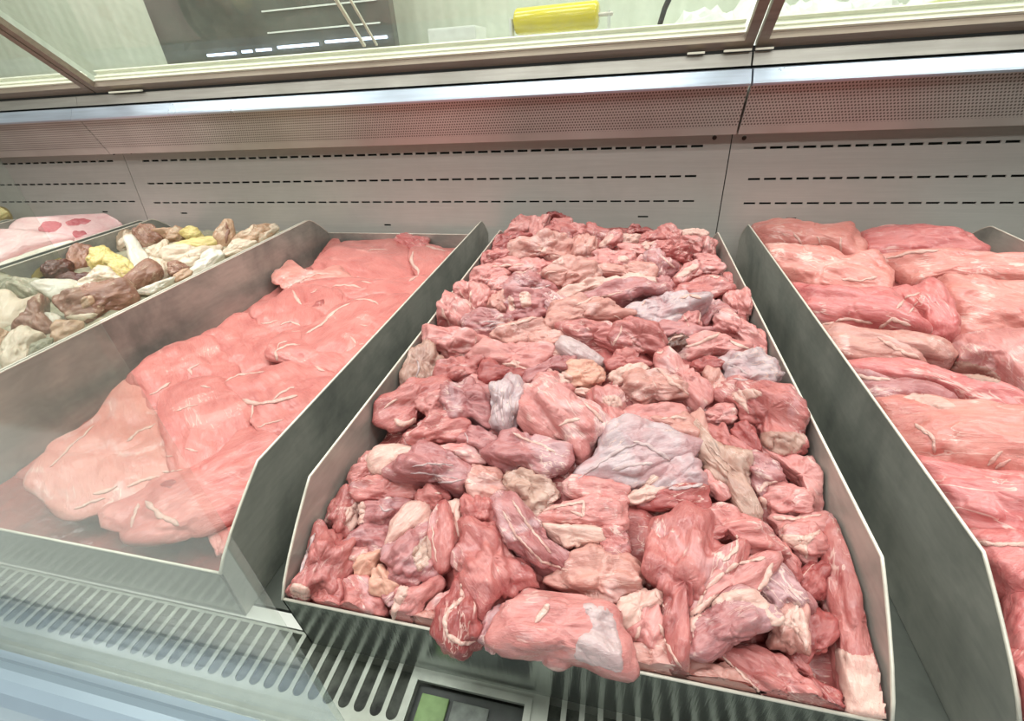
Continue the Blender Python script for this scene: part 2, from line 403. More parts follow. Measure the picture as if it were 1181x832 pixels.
def do_strip(rec, crop, pts, w, mat, name, h, label):
    img = cpx(crop, pts); s = []
    for (x1, y1), (x2, y2) in zip(img, img[1:]):
        k = max(2, int(math.hypot(x2-x1, y2-y1)/1.1))
        for i in range(k): s.append((x1+(x2-x1)*i/k, y1+(y2-y1)*i/k))
    s.append(img[-1]); sd = random.random()*50
    runs = []
    for i, (x, y) in enumerate(s):
        x += 1.6*noise.noise(Vector((i*0.16, sd, 0))); y += 1.6*noise.noise(Vector((i*0.16, sd, 7)))
        q = hit(x, y)
        if q is None or q[3]['tray'] != rec['tray']: continue
        if runs and runs[-1][0] is q[3] and (q[0]-runs[-1][1][-1][0]).length < 0.02: runs[-1][1].append(q)
        else: runs.append((q[3], [q]))
    for r, hits in runs:
        if len(hits) < 4: continue
        verts = []; faces = []; SG = 8; N = len(hits)
        P = [q[0] for q in hits]; NR_ = [q[1] for q in hits]
        for _ in range(2):
            P = [P[0]]+[(P[i-1]+P[i]*2+P[i+1])/4 for i in range(1, N-1)]+[P[-1]]
            NR_ = [NR_[0]]+[(NR_[i-1]+NR_[i]*2+NR_[i+1]).normalized() for i in range(1, N-1)]+[NR_[-1]]
        for i in range(N):
            p = P[i]; nr = NR_[i]; di = hits[i][2]
            t = P[min(i+1, N-1)]-P[max(i-1, 0)]
            if t.length < 1e-6: t = Vector((1, 0, 0))
            t.normalize(); sv = nr.cross(t); sv = sv.normalized() if sv.length > 1e-4 else Vector((1, 0, 0))
            taper = max(0.05, min(1, (i+0.4)/5, (N-i-0.6)/5))**0.6
            ww = w*0.5*di/FPX*taper*(1+0.7*noise.noise(Vector((i*0.13, sd+3, 2))))*0.85
            for k in range(SG):
                a_ = 2*math.pi*k/SG; verts.append(p+sv*math.cos(a_)*ww+nr*(math.sin(a_)*max(min(ww, 0.003)*h, 0.0005)+0.0002))
        for i in range(N-1):
            for k in range(SG):
                k2 = (k+1) % SG; faces.append((i*SG+k, i*SG+k2, (i+1)*SG+k2, (i+1)*SG+k))
        faces.append(tuple(range(SG))[::-1]); faces.append(tuple((N-1)*SG+k for k in range(SG)))
        inv = r['M'].inverted()
        me = bpy.data.meshes.new(name); me.from_pydata([tuple(inv @ v) for v in verts], [], faces); me.update()
        o = link(name, me, MT[mat]); o.parent = r['o']
        if label: o['label'] = label
def do_patch(rec, crop, pts, mat, name, thick, label):
    img = catmull(cpx(crop, pts), 5); x0, y0 = img.min(0); x1, y1 = img.max(0)
    st = max(0.8, max(x1-x0, y1-y0)/50); nx = int((x1-x0)/st)+3; ny = int((y1-y0)/st)+3; sd = random.random()*60
    ia = img; ib = np.roll(img, -1, 0); G = {}
    for j in range(ny):
        for i in range(nx):
            x = x0-st+i*st; y = y0-st+j*st
            c = ((ia[:, 1] > y) != (ib[:, 1] > y)); inside = False
            if c.any():
                xs = ia[c, 0]+(y-ia[c, 1])/(ib[c, 1]-ia[c, 1])*(ib[c, 0]-ia[c, 0]); inside = (np.sum(xs > x) % 2) == 1
            dv = ib-ia; ln = (dv**2).sum(1)+1e-9; t = np.clip(((x-ia[:, 0])*dv[:, 0]+(y-ia[:, 1])*dv[:, 1])/ln, 0, 1)
            dist = math.sqrt((((ia+dv*t[:, None])-np.array([x, y]))**2).sum(1).min()); dist = dist if inside else -dist
            dist += 1.8*noise.noise(Vector((x*0.16, y*0.16, sd)))
            if dist < -st*1.2: continue
            q = hit(x, y)
            if q is None or q[3]['tray'] != rec['tray']: continue
            k = max(-1, min(1, dist/(2.2*st))); off = thick*(k if k < 0 else k**0.5)-0.0001+0.0006*noise.noise(q[0]*140)*max(k, 0)
            r = q[3]; g = G.setdefault(id(r), (r, {}, []))
            g[1][(i, j)] = len(g[2]); g[2].append((q[0]+q[1]*off, q[2]))
    tot = sum(len(g[2]) for g in G.values())
    for r, grid, verts in G.values():
        if len(verts) < 0.15*tot and r is not rec: continue
        faces = []
        for (i, j), a_ in grid.items():
            q = [grid.get(k) for k in ((i+1, j), (i+1, j+1), (i, j+1))]
            if None in q: continue
            ds = [verts[k][1] for k in (a_, *q)]
            if max(ds)-min(ds) > 0.02: continue
            faces.append((a_, q[2], q[1], q[0]))
        if len(faces) < 6: continue
        inv = r['M'].inverted()
        me = bpy.data.meshes.new(name); me.from_pydata([tuple(inv @ v[0]) for v in verts], [], faces)
        bm = bmesh.new(); bm.from_mesh(me); bmesh.ops.delete(bm, geom=[v for v in bm.verts if not v.link_faces], context='VERTS')
        isl = []; seen = set()
        for v in bm.verts:
            if v in seen: continue
            st_ = [v]; cur = []; seen.add(v)
            while st_:
                a_ = st_.pop(); cur.append(a_)
                for e_ in a_.link_edges:
                    b_ = e_.other_vert(a_)
                    if b_ not in seen: seen.add(b_); st_.append(b_)
            isl.append(cur)
        isl.sort(key=len)
        dead = [v for c_ in isl[:-1] for v in c_]
        if dead: bmesh.ops.delete(bm, geom=dead, context='VERTS')
        bm.to_mesh(me); bm.free()
        o = link(name, me, MT[mat]); o.parent = r['o']
        if label: o['label'] = label
def finish_parts():
    build_bvh()
    for d in DEFER: (do_strip if d[0] == 's' else do_patch)(*d[1:])
random.seed(7)
# ------------------------------------------------------------------ trays
RC = 0.062
def prof_side(yf, yb, zs=0.117, zl=0.062, bend=0.068, dx=0.0):
    pts = [(yf, 0.0), (yf, zl)]
    for t in (0.15, 0.35, 0.6, 0.8, 0.93, 1.0):
        pts.append((yf+bend*(t**1.12), zl+(zs-zl)*(t**0.9)))
    for t in (0.0, 0.1, 0.3, 0.6, 0.85, 1.0):
        pts.append((yb-0.055*(1-t), zs-(zs-zl-0.01)*(t**1.4)))
    pts += [(yb, 0.0)]
    return pts
def make_tray(key, name, label, xl, xr, yf, yb, zs=0.117, zl=0.062, lean=0.008, side_l=True, yaw=0):
    t = empty(name, ((xl+xr)/2, yf, 0.0)); tag(t, label, 'tray', 'steel meat trays in the display case')
    w = 0.0014; pr = prof_side(yf, yb, zs, zl); pr = [(a, b) for a, b in pr]
    def side(x, sgn):
        V = []; F = []; n = len(pr)
        for s in (0, 1):
            for (y, z) in pr: V.append((x+sgn*(lean*(z/zs-1))+(-sgn*w if s else 0), y, z))
        F.append(tuple(range(n))); F.append(tuple(range(2*n-1, n-1, -1)))
        for i in range(n): j = (i+1) % n; F.append((i, n+i, n+j, j))
        bm = bmesh.new(); vs = [bm.verts.new(v) for v in V]
        for f in F: bm.faces.new([vs[k] for k in f])
        bmesh.ops.triangulate(bm, faces=[f for f in bm.faces if len(f.verts) > 4])
        bm_obj('side_panel', bm, ST_TRAY, t)
        tube('rolled_edge', [(x+sgn*(lean*(z/zs-1))-sgn*w/2, y, z) for (y, z) in pr[1:-1]], 0.0012, ST_EDGE, t, 6)
    side(xl, -1); side(xr, 1)
    li = lean
    def lip(y, z, lab, s):
        bm = bmesh.new(); k = lean*(z/zs-1)
        V = [(xl-lean*-1*0+0.008, y, 0), (xr-0.008, y, 0), (xr+k, y, z), (xl-k, y, z)]
        a = [bm.verts.new(v) for v in V]; b = [bm.verts.new((v[0], v[1]+s*w, v[2])) for v in V]
        bm.faces.new(a); bm.faces.new(b[::-1])
        for i in range(4): bm.faces.new((a[i], a[(i+1) % 4], b[(i+1) % 4], b[i]))
        bm_obj(lab, bm, ST_LIP if s > 0 else ST_TRAY, t)
        tube('rolled_edge', [(xl-k, y+s*w/2, z), (xr+k, y+s*w/2, z)], 0.0011, ST_EDGE, t, 6)
    lip(yf, zl, 'front_lip', 1); lip(yb, zl+0.01, 'back_lip', -1)
    bm = bmesh.new(); bm_box(bm, xl+0.0085, xr-0.0085, yf+w, yb-w, 0.0, 0.0015); bm_obj('base_panel', bm, ST_FLOOR, t)
    return t
def lerp(y, ys, zs): return float(np.interp(y, ys, zs))
TRAYS['C'] = dict(h=lambda x, y: lerp(y, [.13, .15, .18, .26, .42, .62, .9], [.052, .058, .066, .086, .108, .113, .110])+.013*max(0, 1-((x+.027)/.19)**2)-0.002)
TRAYS['L'] = dict(h=lambda x, y: lerp(y, [.15, .22, .4, .9], [.012, .02, .036, .042])+0.02*max(0, min(1, (x+.62)/.35)))
TRAYS['R'] = dict(h=lambda x, y: lerp(y, [.15, .25, .4, .9], [.062, .085, .092, .092]))
TRAYS['F'] = dict(h=lambda x, y: lerp(y, [.15, .4, .9], [.085, .092, .092]))
TRAYS['B'] = dict(h=lambda x, y: .10)
TRAYS['Y'] = dict(h=lambda x, y: .112)
make_tray('C', 'meat_tray', 'deep steel tray in the middle heaped with boneless pink meat chunks', -.226, .171, .142, .905)
make_tray('L', 'meat_tray', 'steel tray with flat pink meat slices and red juice, left of the heaped chunk tray', -.687, -.2795, .151, .965)
make_tray('R', 'meat_tray', 'steel tray of long whole meat cuts at the right edge', .229, .600, .156, .955)
make_tray('F', 'meat_tray', 'steel tray of pale beige and brown offal pieces at the left', -1.125, -.6915, .156, .965)
make_tray('B', 'meat_tray', 'steel tray holding white and pink belly slabs, far left', -1.56, -1.150, .156, .955)
make_tray('Y', 'meat_tray', 'steel tray at the far left edge holding a pale yellow piece', -1.99, -1.585, .156, .955)
# underneath layers
def heap_mesh(tray, x0, x1, y0, y1, drop, mat, name, label, amp=.008, fq=28, nx=70, ny=120, zmin=0.003):
    V = []; F = []
    for j in range(ny+1):
        for i in range(nx+1):
            x = x0+(x1-x0)*i/nx; y = y0+(y1-y0)*j/ny
            z = heap(tray, x, y)-drop+amp*noise.noise(Vector((x*fq, y*fq, 3)))+amp*.5*noise.noise(Vector((x*fq*2.6, y*fq*2.6, 9)))
            if i in (0, nx) or j in (0, ny): z -= .006
            V.append((x, y, max(z, zmin)))
    for j in range(ny):
        for i in range(nx):
            a = j*(nx+1)+i; F.append((a, a+1, a+nx+2, a+nx+1))
    # skirt down to the tray floor
    n0 = len(V); ring = [j for j in range(nx+1)]+[j*(nx+1)+nx for j in range(1, ny+1)]+[ny*(nx+1)+i for i in range(nx-1, -1, -1)]+[j*(nx+1) for j in range(ny-1, 0, -1)]
    for k in ring: V.append((V[k][0], V[k][1], .0018))
    m = len(ring)
    for i in range(m): j = (i+1) % m; F.append((ring[j], ring[i], n0+i, n0+j))
    o = from_pd(name, V, F, MT[mat], smooth=True); tag(o, label, 'meat', kind='stuff'); return o
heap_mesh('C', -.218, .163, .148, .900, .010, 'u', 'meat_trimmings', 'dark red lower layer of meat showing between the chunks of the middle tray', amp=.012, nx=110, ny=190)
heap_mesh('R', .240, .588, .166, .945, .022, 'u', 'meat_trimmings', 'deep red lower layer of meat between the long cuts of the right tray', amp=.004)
heap_mesh('F', -1.113, -.703, .166, .955, .014, 'og', 'offal_trimmings', 'grey green wet layer under the offal pieces', amp=.008)
heap_mesh('B', -1.549, -1.161, .166, .945, .022, 'b', 'belly_trimmings', 'pale pink lower layer of belly meat in the far left tray', amp=.004)
heap_mesh('L', -.676, -.291, .235, .955, .010, 'c', 'meat_slices_below', 'pink lower layer of flat slices in the sliced meat tray', amp=.004, zmin=.002)
# pool of juice in the sliced-meat tray
bm = bmesh.new(); nx, ny = 150, 50; g = {}
for j in range(ny+1):
    for i in range(nx+1):
        x = -.676+(.385)*i/nx; y = .154+.16*j/ny
        g[i, j] = bm.verts.new((x, y, .0085+.0012*noise.noise(Vector((x*70, y*110, 0)))+.0007*noise.noise(Vector((x*190, y*260, 5)))))
for j in range(ny):
    for i in range(nx): bm.faces.new((g[i, j], g[i+1, j], g[i+1, j+1], g[i, j+1]))
tag(bm_obj('meat_juice', bm, JUICE, smooth=True), 'shallow pool of red meat juice at the front of the sliced meat tray', 'juice', kind='stuff')

# ------------------------------------------------------------------ deck, grille, bumper
bm = bmesh.new(); bm_box(bm, -2.3, 1.3, .1625, 1.0, -.012, -.0005); tag(bm_obj('display_deck', bm, DECK), 'dull steel deck under the trays', 'deck')
bm = bmesh.new(); bm_box(bm, -2.3, 1.3, .1500, .1605, -.012, -.0006); tag(bm_obj('white_strip', bm, WHITE), 'white strip along the front of the deck, showing between two trays', 'strip')
def grille():
    root = empty('air_grille', (-.3, .12, -.002)); tag(root, 'pale steel air return grille with long slots in front of the trays', 'grille')
    X0, X1 = -.80, .40; Y0, Y1 = .088, .1485; pitch = .01255
    plate = (-.1275, -.0365)
    cu = bpy.data.curves.new('g', 'CURVE'); cu.dimensions = '2D'; cu.fill_mode = 'BOTH'; cu.extrude = .0007
    def poly(p):
        sp = cu.splines.new('POLY'); sp.points.add(len(p)-1)
        for q, (x, y) in zip(sp.points, p): q.co = (x, y, 0, 1)
        sp.use_cyclic_u = True
    poly([(X0, Y0), (X1, Y0), (X1, Y1), (X0, Y1)])
    xs = -.309
    x = xs-pitch*38
    while x < X1-.01:
        if x > X0+.01 and not (plate[0]-.004 < x < plate[1]+.004):
            r = .0044; p = []
            for k in range(9): a = math.pi+math.pi*k/8; p.append((x+r*math.cos(a), .1065+r+r*math.sin(a)))
            p += [(x+r, .1465), (x-r, .1465)]; poly(p)
        x += pitch
    if True: poly([(plate[0]+.004, .094), (plate[1]-.004, .094), (plate[1]-.004, .1365), (plate[0]+.004, .1365)])
    o = bpy.data.objects.new('g', cu); COL.objects.link(o); bpy.context.view_layer.update()
    me = bpy.data.meshes.new_from_object(o.evaluated_get(bpy.context.evaluated_depsgraph_get())); bpy.data.objects.remove(o)
    g = link('slotted_plate', me, ST_GRILLE, None, smooth=False); g.parent = root; g.location = (.3, -.12, .0015)
    bm = bmesh.new(); bm_box(bm, X0, X1, .089, .148, -.030, -.027); bm_obj('duct_floor', bm, plain('duct_grey', (104, 108, 98), .5, 0.2, 50, .45), root)
    for yy in (.0885, .148):
        bm = bmesh.new(); bm_box(bm, X0, X1, yy-.0008, yy+.0008, -.0295, -.0015); bm_obj('duct_wall', bm, ST_GRILLE, root)
    # framed cover with a dark window and a green inset
    bm = bmesh.new()
    bm_box(bm, -.1275, -.0365, .1335, .1385, -.001, .0022); bm_box(bm, -.1275, -.1225, .092, .1335, -.001, .0022); bm_box(bm, -.0415, -.0365, .092, .1335, -.001, .0022); bm_box(bm, -.1275, -.0365, .088, .092, -.001, .0022)
    cv = empty('grille_cover', (-.082, .11, 0)); tag(cv, 'square grey framed dark cover with a green window set in the air grille', 'vent cover')
    bm_obj('cover_frame', bm, ST_GRILLE, cv)
    bm = bmesh.new(); bm_box(bm, -.1225, -.0415, .092, .1335, -.012, -.006); bm_obj('dark_plate', bm, BLACKPL, cv)
    bm = bmesh.new(); bm_box(bm, -.1175, -.0965, .098, .128, -.0065, -.003, .001); bm_obj('green_window', bm, GREENPL, cv)
    bm = bmesh.new(); bm_box(bm, -.0935, -.0665, .100, .128, -.0065, -.004, .001); bm_obj('grey_inset', bm, plain('grey_inset', (110, 116, 108), .4, 0, 60, .3), cv)
grille()
bp = []
for a in range(0, 13): bp.append((.087-.004-.020*math.sin(a/12*math.pi/2), .0-.0+.010*math.cos(a/12*math.pi/2)-.008))
bum = [(.088, -.03), (.088, .001), (.083, .0025), (.080, .008), (.075, .0115), (.069, .0125), (.062, .0105), (.056, .005), (.051, -.004), (.046, -.02), (.046, -.03)]
o = extrude_x('bumper_rail', bum, -2.3, 1.3, BUMPER); tag(o, 'blue grey rounded bumper rail along the front edge of the case', 'rail')
o = extrude_x('front_ledge', [(.046, -.05), (.046, -.012), (.030, -.010), (-.10, -.03), (-.20, -.07), (-.20, -.09)], -2.3, 1.3, BUMPER2); tag(o, 'white outer ledge in front of the bumper rail, bottom left corner', 'ledge')

# ------------------------------------------------------------------ rear wall of the case
Y0w, Kw = 1.0, .1
def wy(z): return Y0w+Kw*z
def wall_panel(x0, x1, label, slots, screws, seams=True):
    root = empty('rear_panel', ((x0+x1)/2, wy(.1), .0)); tag(root, label, 'panel', 'slotted steel rear panels of the case')
    zs = sorted({-.02, .262}|{z for r in slots for z in (r[0]-r[3]/2, r[0]+r[3]/2)})
    bm = bmesh.new()
    def q(a, b, c, d):
        if b-a < 1e-5 or d-c < 1e-5: return
        bm.faces.new([bm.verts.new((x, wy(z), z)) for x, z in ((a, c), (b, c), (b, d), (a, d))])
    zc = -.02
    for (z, xa, xb, hh, n, gap) in sorted(slots):
        q(x0, x1, zc, z-hh/2)
        cx = x0
        for i in range(n):
            a = xa+(xb-xa)*i/n; b = a+(xb-xa)/n*(1-gap) if n > 1 else xb
            q(cx, a, z-hh/2, z+hh/2); cx = b
        q(cx, x1, z-hh/2, z+hh/2); zc = z+hh/2
    q(x0, x1, zc, .262)
    bmesh.ops.remove_doubles(bm, verts=bm.verts, dist=1e-6)
    ret = bmesh.ops.extrude_face_region(bm, geom=list(bm.faces))
    for v in [g for g in ret['geom'] if isinstance(g, bmesh.types.BMVert)]: v.co.y += .0025
    bm_obj('slotted_sheet', bm, ST_WALL, root)
    for sx, sz in screws:
        bm = bmesh.new(); bmesh.ops.create_uvsphere(bm, u_segments=12, v_segments=8, radius=.0042)
        for v in bm.verts: v.co = Vector((sx+v.co.x, wy(sz)-.0005+v.co.y*.5, sz+v.co.z))
        bm_obj('screw', bm, SCREW, root, smooth=True)
    return root
P_ = .0285
wall_panel(-2.3, -1.2575, 'slotted steel rear panel at the far left, left of the left seam', [(.235, -2.17, -1.29, .0044, 31, .24), (.181, -2.17, -1.278, .0042, 31, .24), (.135, -2.17, -1.270, .0038, 31, .24), (.108, -1.405, -1.385, .0038, 1, 0)], [(-1.285, .253)])
wall_panel(-1.2555, .1965, 'wide slotted steel rear panel behind the sliced and chunked meat trays', [(.233, -1.203, .1545, .0044, 47, .24), (.179, -1.213, .1500, .0042, 47, .24), (.1315, -1.216, .1525, .0038, 47, .24), (.105, -1.14, -1.12, .0038, 1, 0), (.1049, -.557, -.539, .0038, 1, 0), (.079, -.555, -.537, .0038, 1, 0), (.1015, .037, .058, .0038, 1, 0)][:4]+[(.1005, .037, .058, .0038, 1, 0), (.079, -.555, -.537, .0038, 1, 0)], [(-1.229, .254), (.166, .247)])
wall_panel(.1985, 1.3, 'slotted steel rear panel behind the right tray, right of the seam', [(.227, .239, 1.265, .0044, 36, .24), (.172, .2395, 1.2655, .0042, 36, .24), (.127, .2397, 1.2657, .0038, 36, .24), (.098, .323, .342, .0038, 1, 0)], [(.219, .245)])
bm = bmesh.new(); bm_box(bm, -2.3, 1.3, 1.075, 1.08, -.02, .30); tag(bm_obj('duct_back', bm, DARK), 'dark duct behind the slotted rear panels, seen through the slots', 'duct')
def shelf_sect(x0, x1, side):
    r = extrude_x('perforated_panel', [(.993, .2555), (.962, .334), (.966, .336), (1.02, .300), (1.02, .262)], x0, x1, PERF, uv=True)
    tag(r, 'perforated steel air panel above the slots, '+side, 'panel', 'perforated air panels')
for x0, x1, s in ((-2.3, -1.2575, 'far left section'), (-1.2555, .1965, 'long middle section'), (.2005, 1.3, 'section right of the seam')): shelf_sect(x0, x1, s)
def rail_sect(x0, x1, s):
    r = extrude_x('edge_rail', [(.945, .334), (.943, .3375), (.945, .341), (.957, .3575), (.975, .3585), (.975, .334)], x0, x1, RAIL); tag(r, 'pale blue grey metal rail under the glass doors, '+s, 'rail', 'edge rails')
    r = extrude_x('upper_strip', [(.972, .362), (.980, .381), (.995, .383), (.995, .362)], x0, x1, STRIP); tag(r, 'dull grey metal strip above the blue grey rail, '+s, 'strip', 'upper strips')
for x0, x1, s in ((-2.3, -1.2575, 'far left section'), (-1.2565, .1955, 'middle section'), (.1985, 1.3, 'section right of the seam')): rail_sect(x0, x1, s)
extr = extrude_x('shadow_gap', [(.985, .340), (.985, .39), (1.02, .39), (1.02, .34)], -2.3, 1.3, DARK); tag(extr, 'dark gap behind the rail and the strip', 'gap')
# small bright clips on the strip
for (x0, x1, z, lab) in ((.150, .193, .3845, 'short bright clip at the strip joint, left of the mullion'), (.199, .226, .3845, 'short bright clip at the strip joint, right of the mullion'), (.092, .120, .3845, 'pale pink pull tab under the glass frame'), (-1.15, -1.06, .3845, 'thin bright clip under the left glass frame')):
    bm = bmesh.new(); bm_box(bm, x0, x1, .972, .979, z-.0015, z+.0018, .0008); tag(bm_obj('metal_clip', bm, CREAM), lab, 'clip')
# ------------------------------------------------------------------ glass doors, leaning towards the customer
DU = Vector((0, -.744, .668)).normalized(); DN = Vector((0, -DU.z, DU.y))*-1   # up the door; normal away from the customer
DN = Vector((0, DU.z, -DU.y)); DO = Vector((0, .985, .386))
def dbox(bm, x0, x1, u0, u1, n0, n1):
    vs = []
    for x in (x0, x1):
        for u in (u0, u1):
            for n in (n0, n1): vs.append(bm.verts.new(Vector((x, 0, 0))+DO+DU*u+DN*n))
    for f in ((0, 1, 3, 2), (4, 6, 7, 5), (0, 4, 5, 1), (2, 3, 7, 6), (0, 2, 6, 4), (1, 5, 7, 3)): bm.faces.new([vs[i] for i in f])
def door(x0, x1, lab, rail_u=.0):
    r = empty('glass_door', ((x0+x1)/2, .985, .386)); tag(r, lab, 'glass door', 'glass doors at the back of the case')
    H = .42
    bm = bmesh.new(); dbox(bm, x0, x1, 0, .017, 0, .012); dbox(bm, x0, x0+.016, .017, H, 0, .012); dbox(bm, x1-.016, x1, .017, H, 0, .012); dbox(bm, x0, x1, H, H+.02, 0, .012)
    bm_obj('door_frame', bm, FRAME, r)
    bm = bmesh.new(); dbox(bm, x0+.016, x1-.016, .012, .0175, .0122, .036); dbox(bm, x0+.016, x1-.016, .0176, .0205, .0125, .0155); dbox(bm, x0+.016, x1-.016, .0176, .0205, .022, .025); dbox(bm, x0+.016, x1-.016, .0176, .024, .033, .036); bm_obj('glazing_track', bm, CREAM, r)
    bm = bmesh.new(); dbox(bm, x0+.0162, x1-.0162, .0210, H-.0005, .0235, .0250); bm_obj('glass_pane', bm, GLASS, r)
door(.2000, 1.45, 'framed glass door above the case, right of the mullion')
door(-1.2000, .1955, 'wide framed glass door above the middle of the case')
door(-2.4, -1.2045, 'framed glass door at the top left corner')
# sliding pane edge inside the wide door
bm = bmesh.new(); dbox(bm, -.505, -.499, .036, .42, .028, .032); dbox(bm, -.478, -.474, .036, .42, .028, .031); tag(bm_obj('sliding_pane_edge', bm, CREAM), 'thin pale double edge of a sliding pane behind the wide glass door', 'pane edge')
# ------------------------------------------------------------------ staff side behind the doors
def tilewall():
    t = NT('staff_wall'); tc = t.n('ShaderNodeTexCoord').outputs['Object']
    sx = t.n('ShaderNodeSeparateXYZ'); t.l(tc, sx.inputs[0])
    w = t.math('SINE', t.math('MULTIPLY', sx.outputs[0], 130.0)); n = t.noise(t.coord('Object', (3, 1, .5)), 6, 4, .6)
    m = t.math('ADD', t.math('MULTIPLY', w, .06), n)
    t.l(t.mix(t.ramp(m, [(.25, K0), (.8, W1)]), lin((186, 192, 174)), lin((206, 210, 194))), t.b.inputs['Base Color']); t.b.inputs['Roughness'].default_value = .6
    t.bump(w, .15, .003); return t.m
bm = bmesh.new(); bm_box(bm, -4.5, 3.5, 2.05, 2.1, -.6, 2.2); tag(bm_obj('wall_back', bm, tilewall()), kind='structure')
bm = bmesh.new(); bm_box(bm, -4.5, 3.5, 1.12, 2.045, -.60, .345); tag(bm_obj('work_counter', bm, PAPER), 'pale work counter on the staff side behind the glass doors', 'counter')
# yellow roll
def roll():
    r = empty('plastic_roll', (-.165, 1.25, .345)); tag(r, 'bright yellow roll of plastic film behind the glass door', 'roll')
    a = Vector((-.262, 1.26, .468)); b = Vector((-.075, 1.24, .467)); d = (b-a).normalized()
    pts = [a, a+d*.002, a+d*.006, b-d*.006, b-d*.002, b]; tube('roll_body', pts, [.019, .023, .0255, .0255, .023, .019], YEL, r, 28)
    tube('spindle', [a-d*.012, b+d*.03], .004, ST_EDGE, r, 10)
    for p in (a-d*.008, b+d*.022):
        bm = bmesh.new(); bm_box(bm, p.x-.003, p.x+.003, 1.235, 1.265, .352, .474, .001); bm_obj('bracket', bm, PAPER, r)
    bm = bmesh.new(); bm_box(bm, -.30, -.03, 1.20, 1.30, .346, .3515, .002); bm_obj('bracket_base', bm, PAPER, r)
roll()
bm = bmesh.new(); bm_box(bm, -.50, -.375, 1.32, 1.42, .346, .474, .004); tag(bm_obj('white_box', bm, PAPER), 'white box behind the glass door, left of the yellow roll', 'box')
bm = bmesh.new(); bm_box(bm, -.055, -.022, 1.30, 1.33, .346, .440, .004); tag(bm_obj('white_container', bm, WHITE), 'small white container beside the right end of the yellow roll', 'container')
# crumpled white bags on the staff side
def crumple(x0, x1, y0, y1, z0, h, lab, seed):
    n = 40; V = []; F = []
    for j in range(n+1):
        for i in range(n+1):
            u, v = i/n, j/n; x = x0+(x1-x0)*u; y = y0+(y1-y0)*v
            e_ = (1-(2*u-1)**6)*(1-(2*v-1)**6)
            q = Vector((x*9+seed, y*9, seed)); k = abs(noise.noise(q))+.5*abs(noise.noise(q*2.3))+.2*noise.noise(q*6)
            V.append((x, y, z0+(h*(.65+.6*k))*e_))
    for j in range(n):
        for i in range(n): a = j*(n+1)+i; F.append((a, a+1, a+n+2, a+n+1))
    tag(from_pd('plastic_bag', V, F, PAPER, smooth=False), lab, 'bag')
crumple(.02, .62, 1.22, 1.6, .345, .13, 'crumpled white plastic bag behind the glass, right of the yellow roll', 3.1)
crumple(.33, .95, 1.62, 1.95, .345, .14, 'crumpled white plastic bag at the top right behind the glass', 8.4)
def dark_unit():  # board and glowing strips added to imitate reflections in the door glass
    r = empty('fridge_reflection', (-1.2, 1.75, .345)); tag(r, 'dark board with glowing blue white streaks imitating a reflection in the left glass', 'reflection')
    bm = bmesh.new(); bm_box(bm, -1.72, -.78, 1.74, 1.78, .346, 1.1, .004); bm_obj('back_board', bm, plain('reflection_dark', (92, 96, 90), .3, 0, 4, .3), r)
    E_ = emis('streak_blue_white', (214, 228, 255), 3.0)
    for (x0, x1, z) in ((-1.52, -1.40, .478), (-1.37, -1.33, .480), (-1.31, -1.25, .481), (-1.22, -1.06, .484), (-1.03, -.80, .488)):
        bm = bmesh.new(); bm_box(bm, x0, x1, 1.725, 1.735, z, z+.008, .002); bm_obj('reflection_streak', bm, E_, r)
    for z in (.53, .59):
        bm = bmesh.new(); bm_box(bm, -1.25, -.82, 1.735, 1.74, z, z+.004); bm_obj('reflection_line', bm, PAPER, r)
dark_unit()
tube('hanging_cable', [(.055, 1.30, .346), (.05, 1.28, .42), (.062, 1.27, .47), (.085, 1.27, .52), (.10, 1.27, .60)], .006, DARK); tag(bpy.data.objects['hanging_cable'], 'dark cable hanging behind the glass between the roll and the bag', 'cable')
# shop shell
bm = bmesh.new(); bm_box(bm, -4.5, 3.5, -3.2, 2.1, -.66, -.6); tag(bm_obj('floor', bm, plain('shop_floor', (170, 168, 160), .4)), kind='structure')
bm = bmesh.new(); bm_box(bm, -4.5, 3.5, -3.2, 2.1, 2.2, 2.26); tag(bm_obj('ceiling', bm, plain('shop_ceiling', (156, 162, 154), .8)), kind='structure')
bm = bmesh.new(); bm_box(bm, -4.5, 3.5, -3.25, -3.2, -.6, 2.2); tag(bm_obj('wall_front', bm, plain('shop_wall', (96, 100, 96), .8)), kind='structure')
bm = bmesh.new(); bm_box(bm, -4.55, -4.5, -3.2, 2.1, -.6, 2.2); tag(bm_obj('wall_left', bm, plain('shop_wall2', (130, 132, 126), .8)), kind='structure')
bm = bmesh.new(); bm_box(bm, 3.5, 3.55, -3.2, 2.1, -.6, 2.2); tag(bm_obj('wall_right', bm, plain('shop_wall3', (130, 132, 126), .8)), kind='structure')
# ------------------------------------------------------------------ light
def area(name, loc, sx, sy, power, col, rot=(0, 0, 0)):
    l = bpy.data.lights.new(name, 'AREA'); l.shape = 'RECTANGLE'; l.size = sx; l.size_y = sy; l.energy = power; l.color = col
    o = bpy.data.objects.new(name, l); COL.objects.link(o); o.location = loc; o.rotation_euler = rot; return o
area('case_lamp', (-.3, .60, .655), 2.8, .06, 3.7, (1, .94, .90), (math.radians(0), 0, 0))
for x in (-2.2, -.4, 1.4):
    area('ceiling_lamp', (x, .2, 2.15), 1.3, .5, 27, (.96, 1, .96))
    area('ceiling_lamp', (x, -1.9, 2.15), 1.3, .5, 26, (.96, 1, .96))
area('staff_fill', (-.3, 1.35, 1.9), 4.5, .3, 62, (.95, 1, .93), (math.radians(28), 0, 0))  # unseen fill added to brighten the staff wall behind the doors
wd = bpy.data.worlds.new('world'); sc.world = wd; wd.use_nodes = True
wd.node_tree.nodes['Background'].inputs[0].default_value = (.9, .95, 1, 1); wd.node_tree.nodes['Background'].inputs[1].default_value = .3

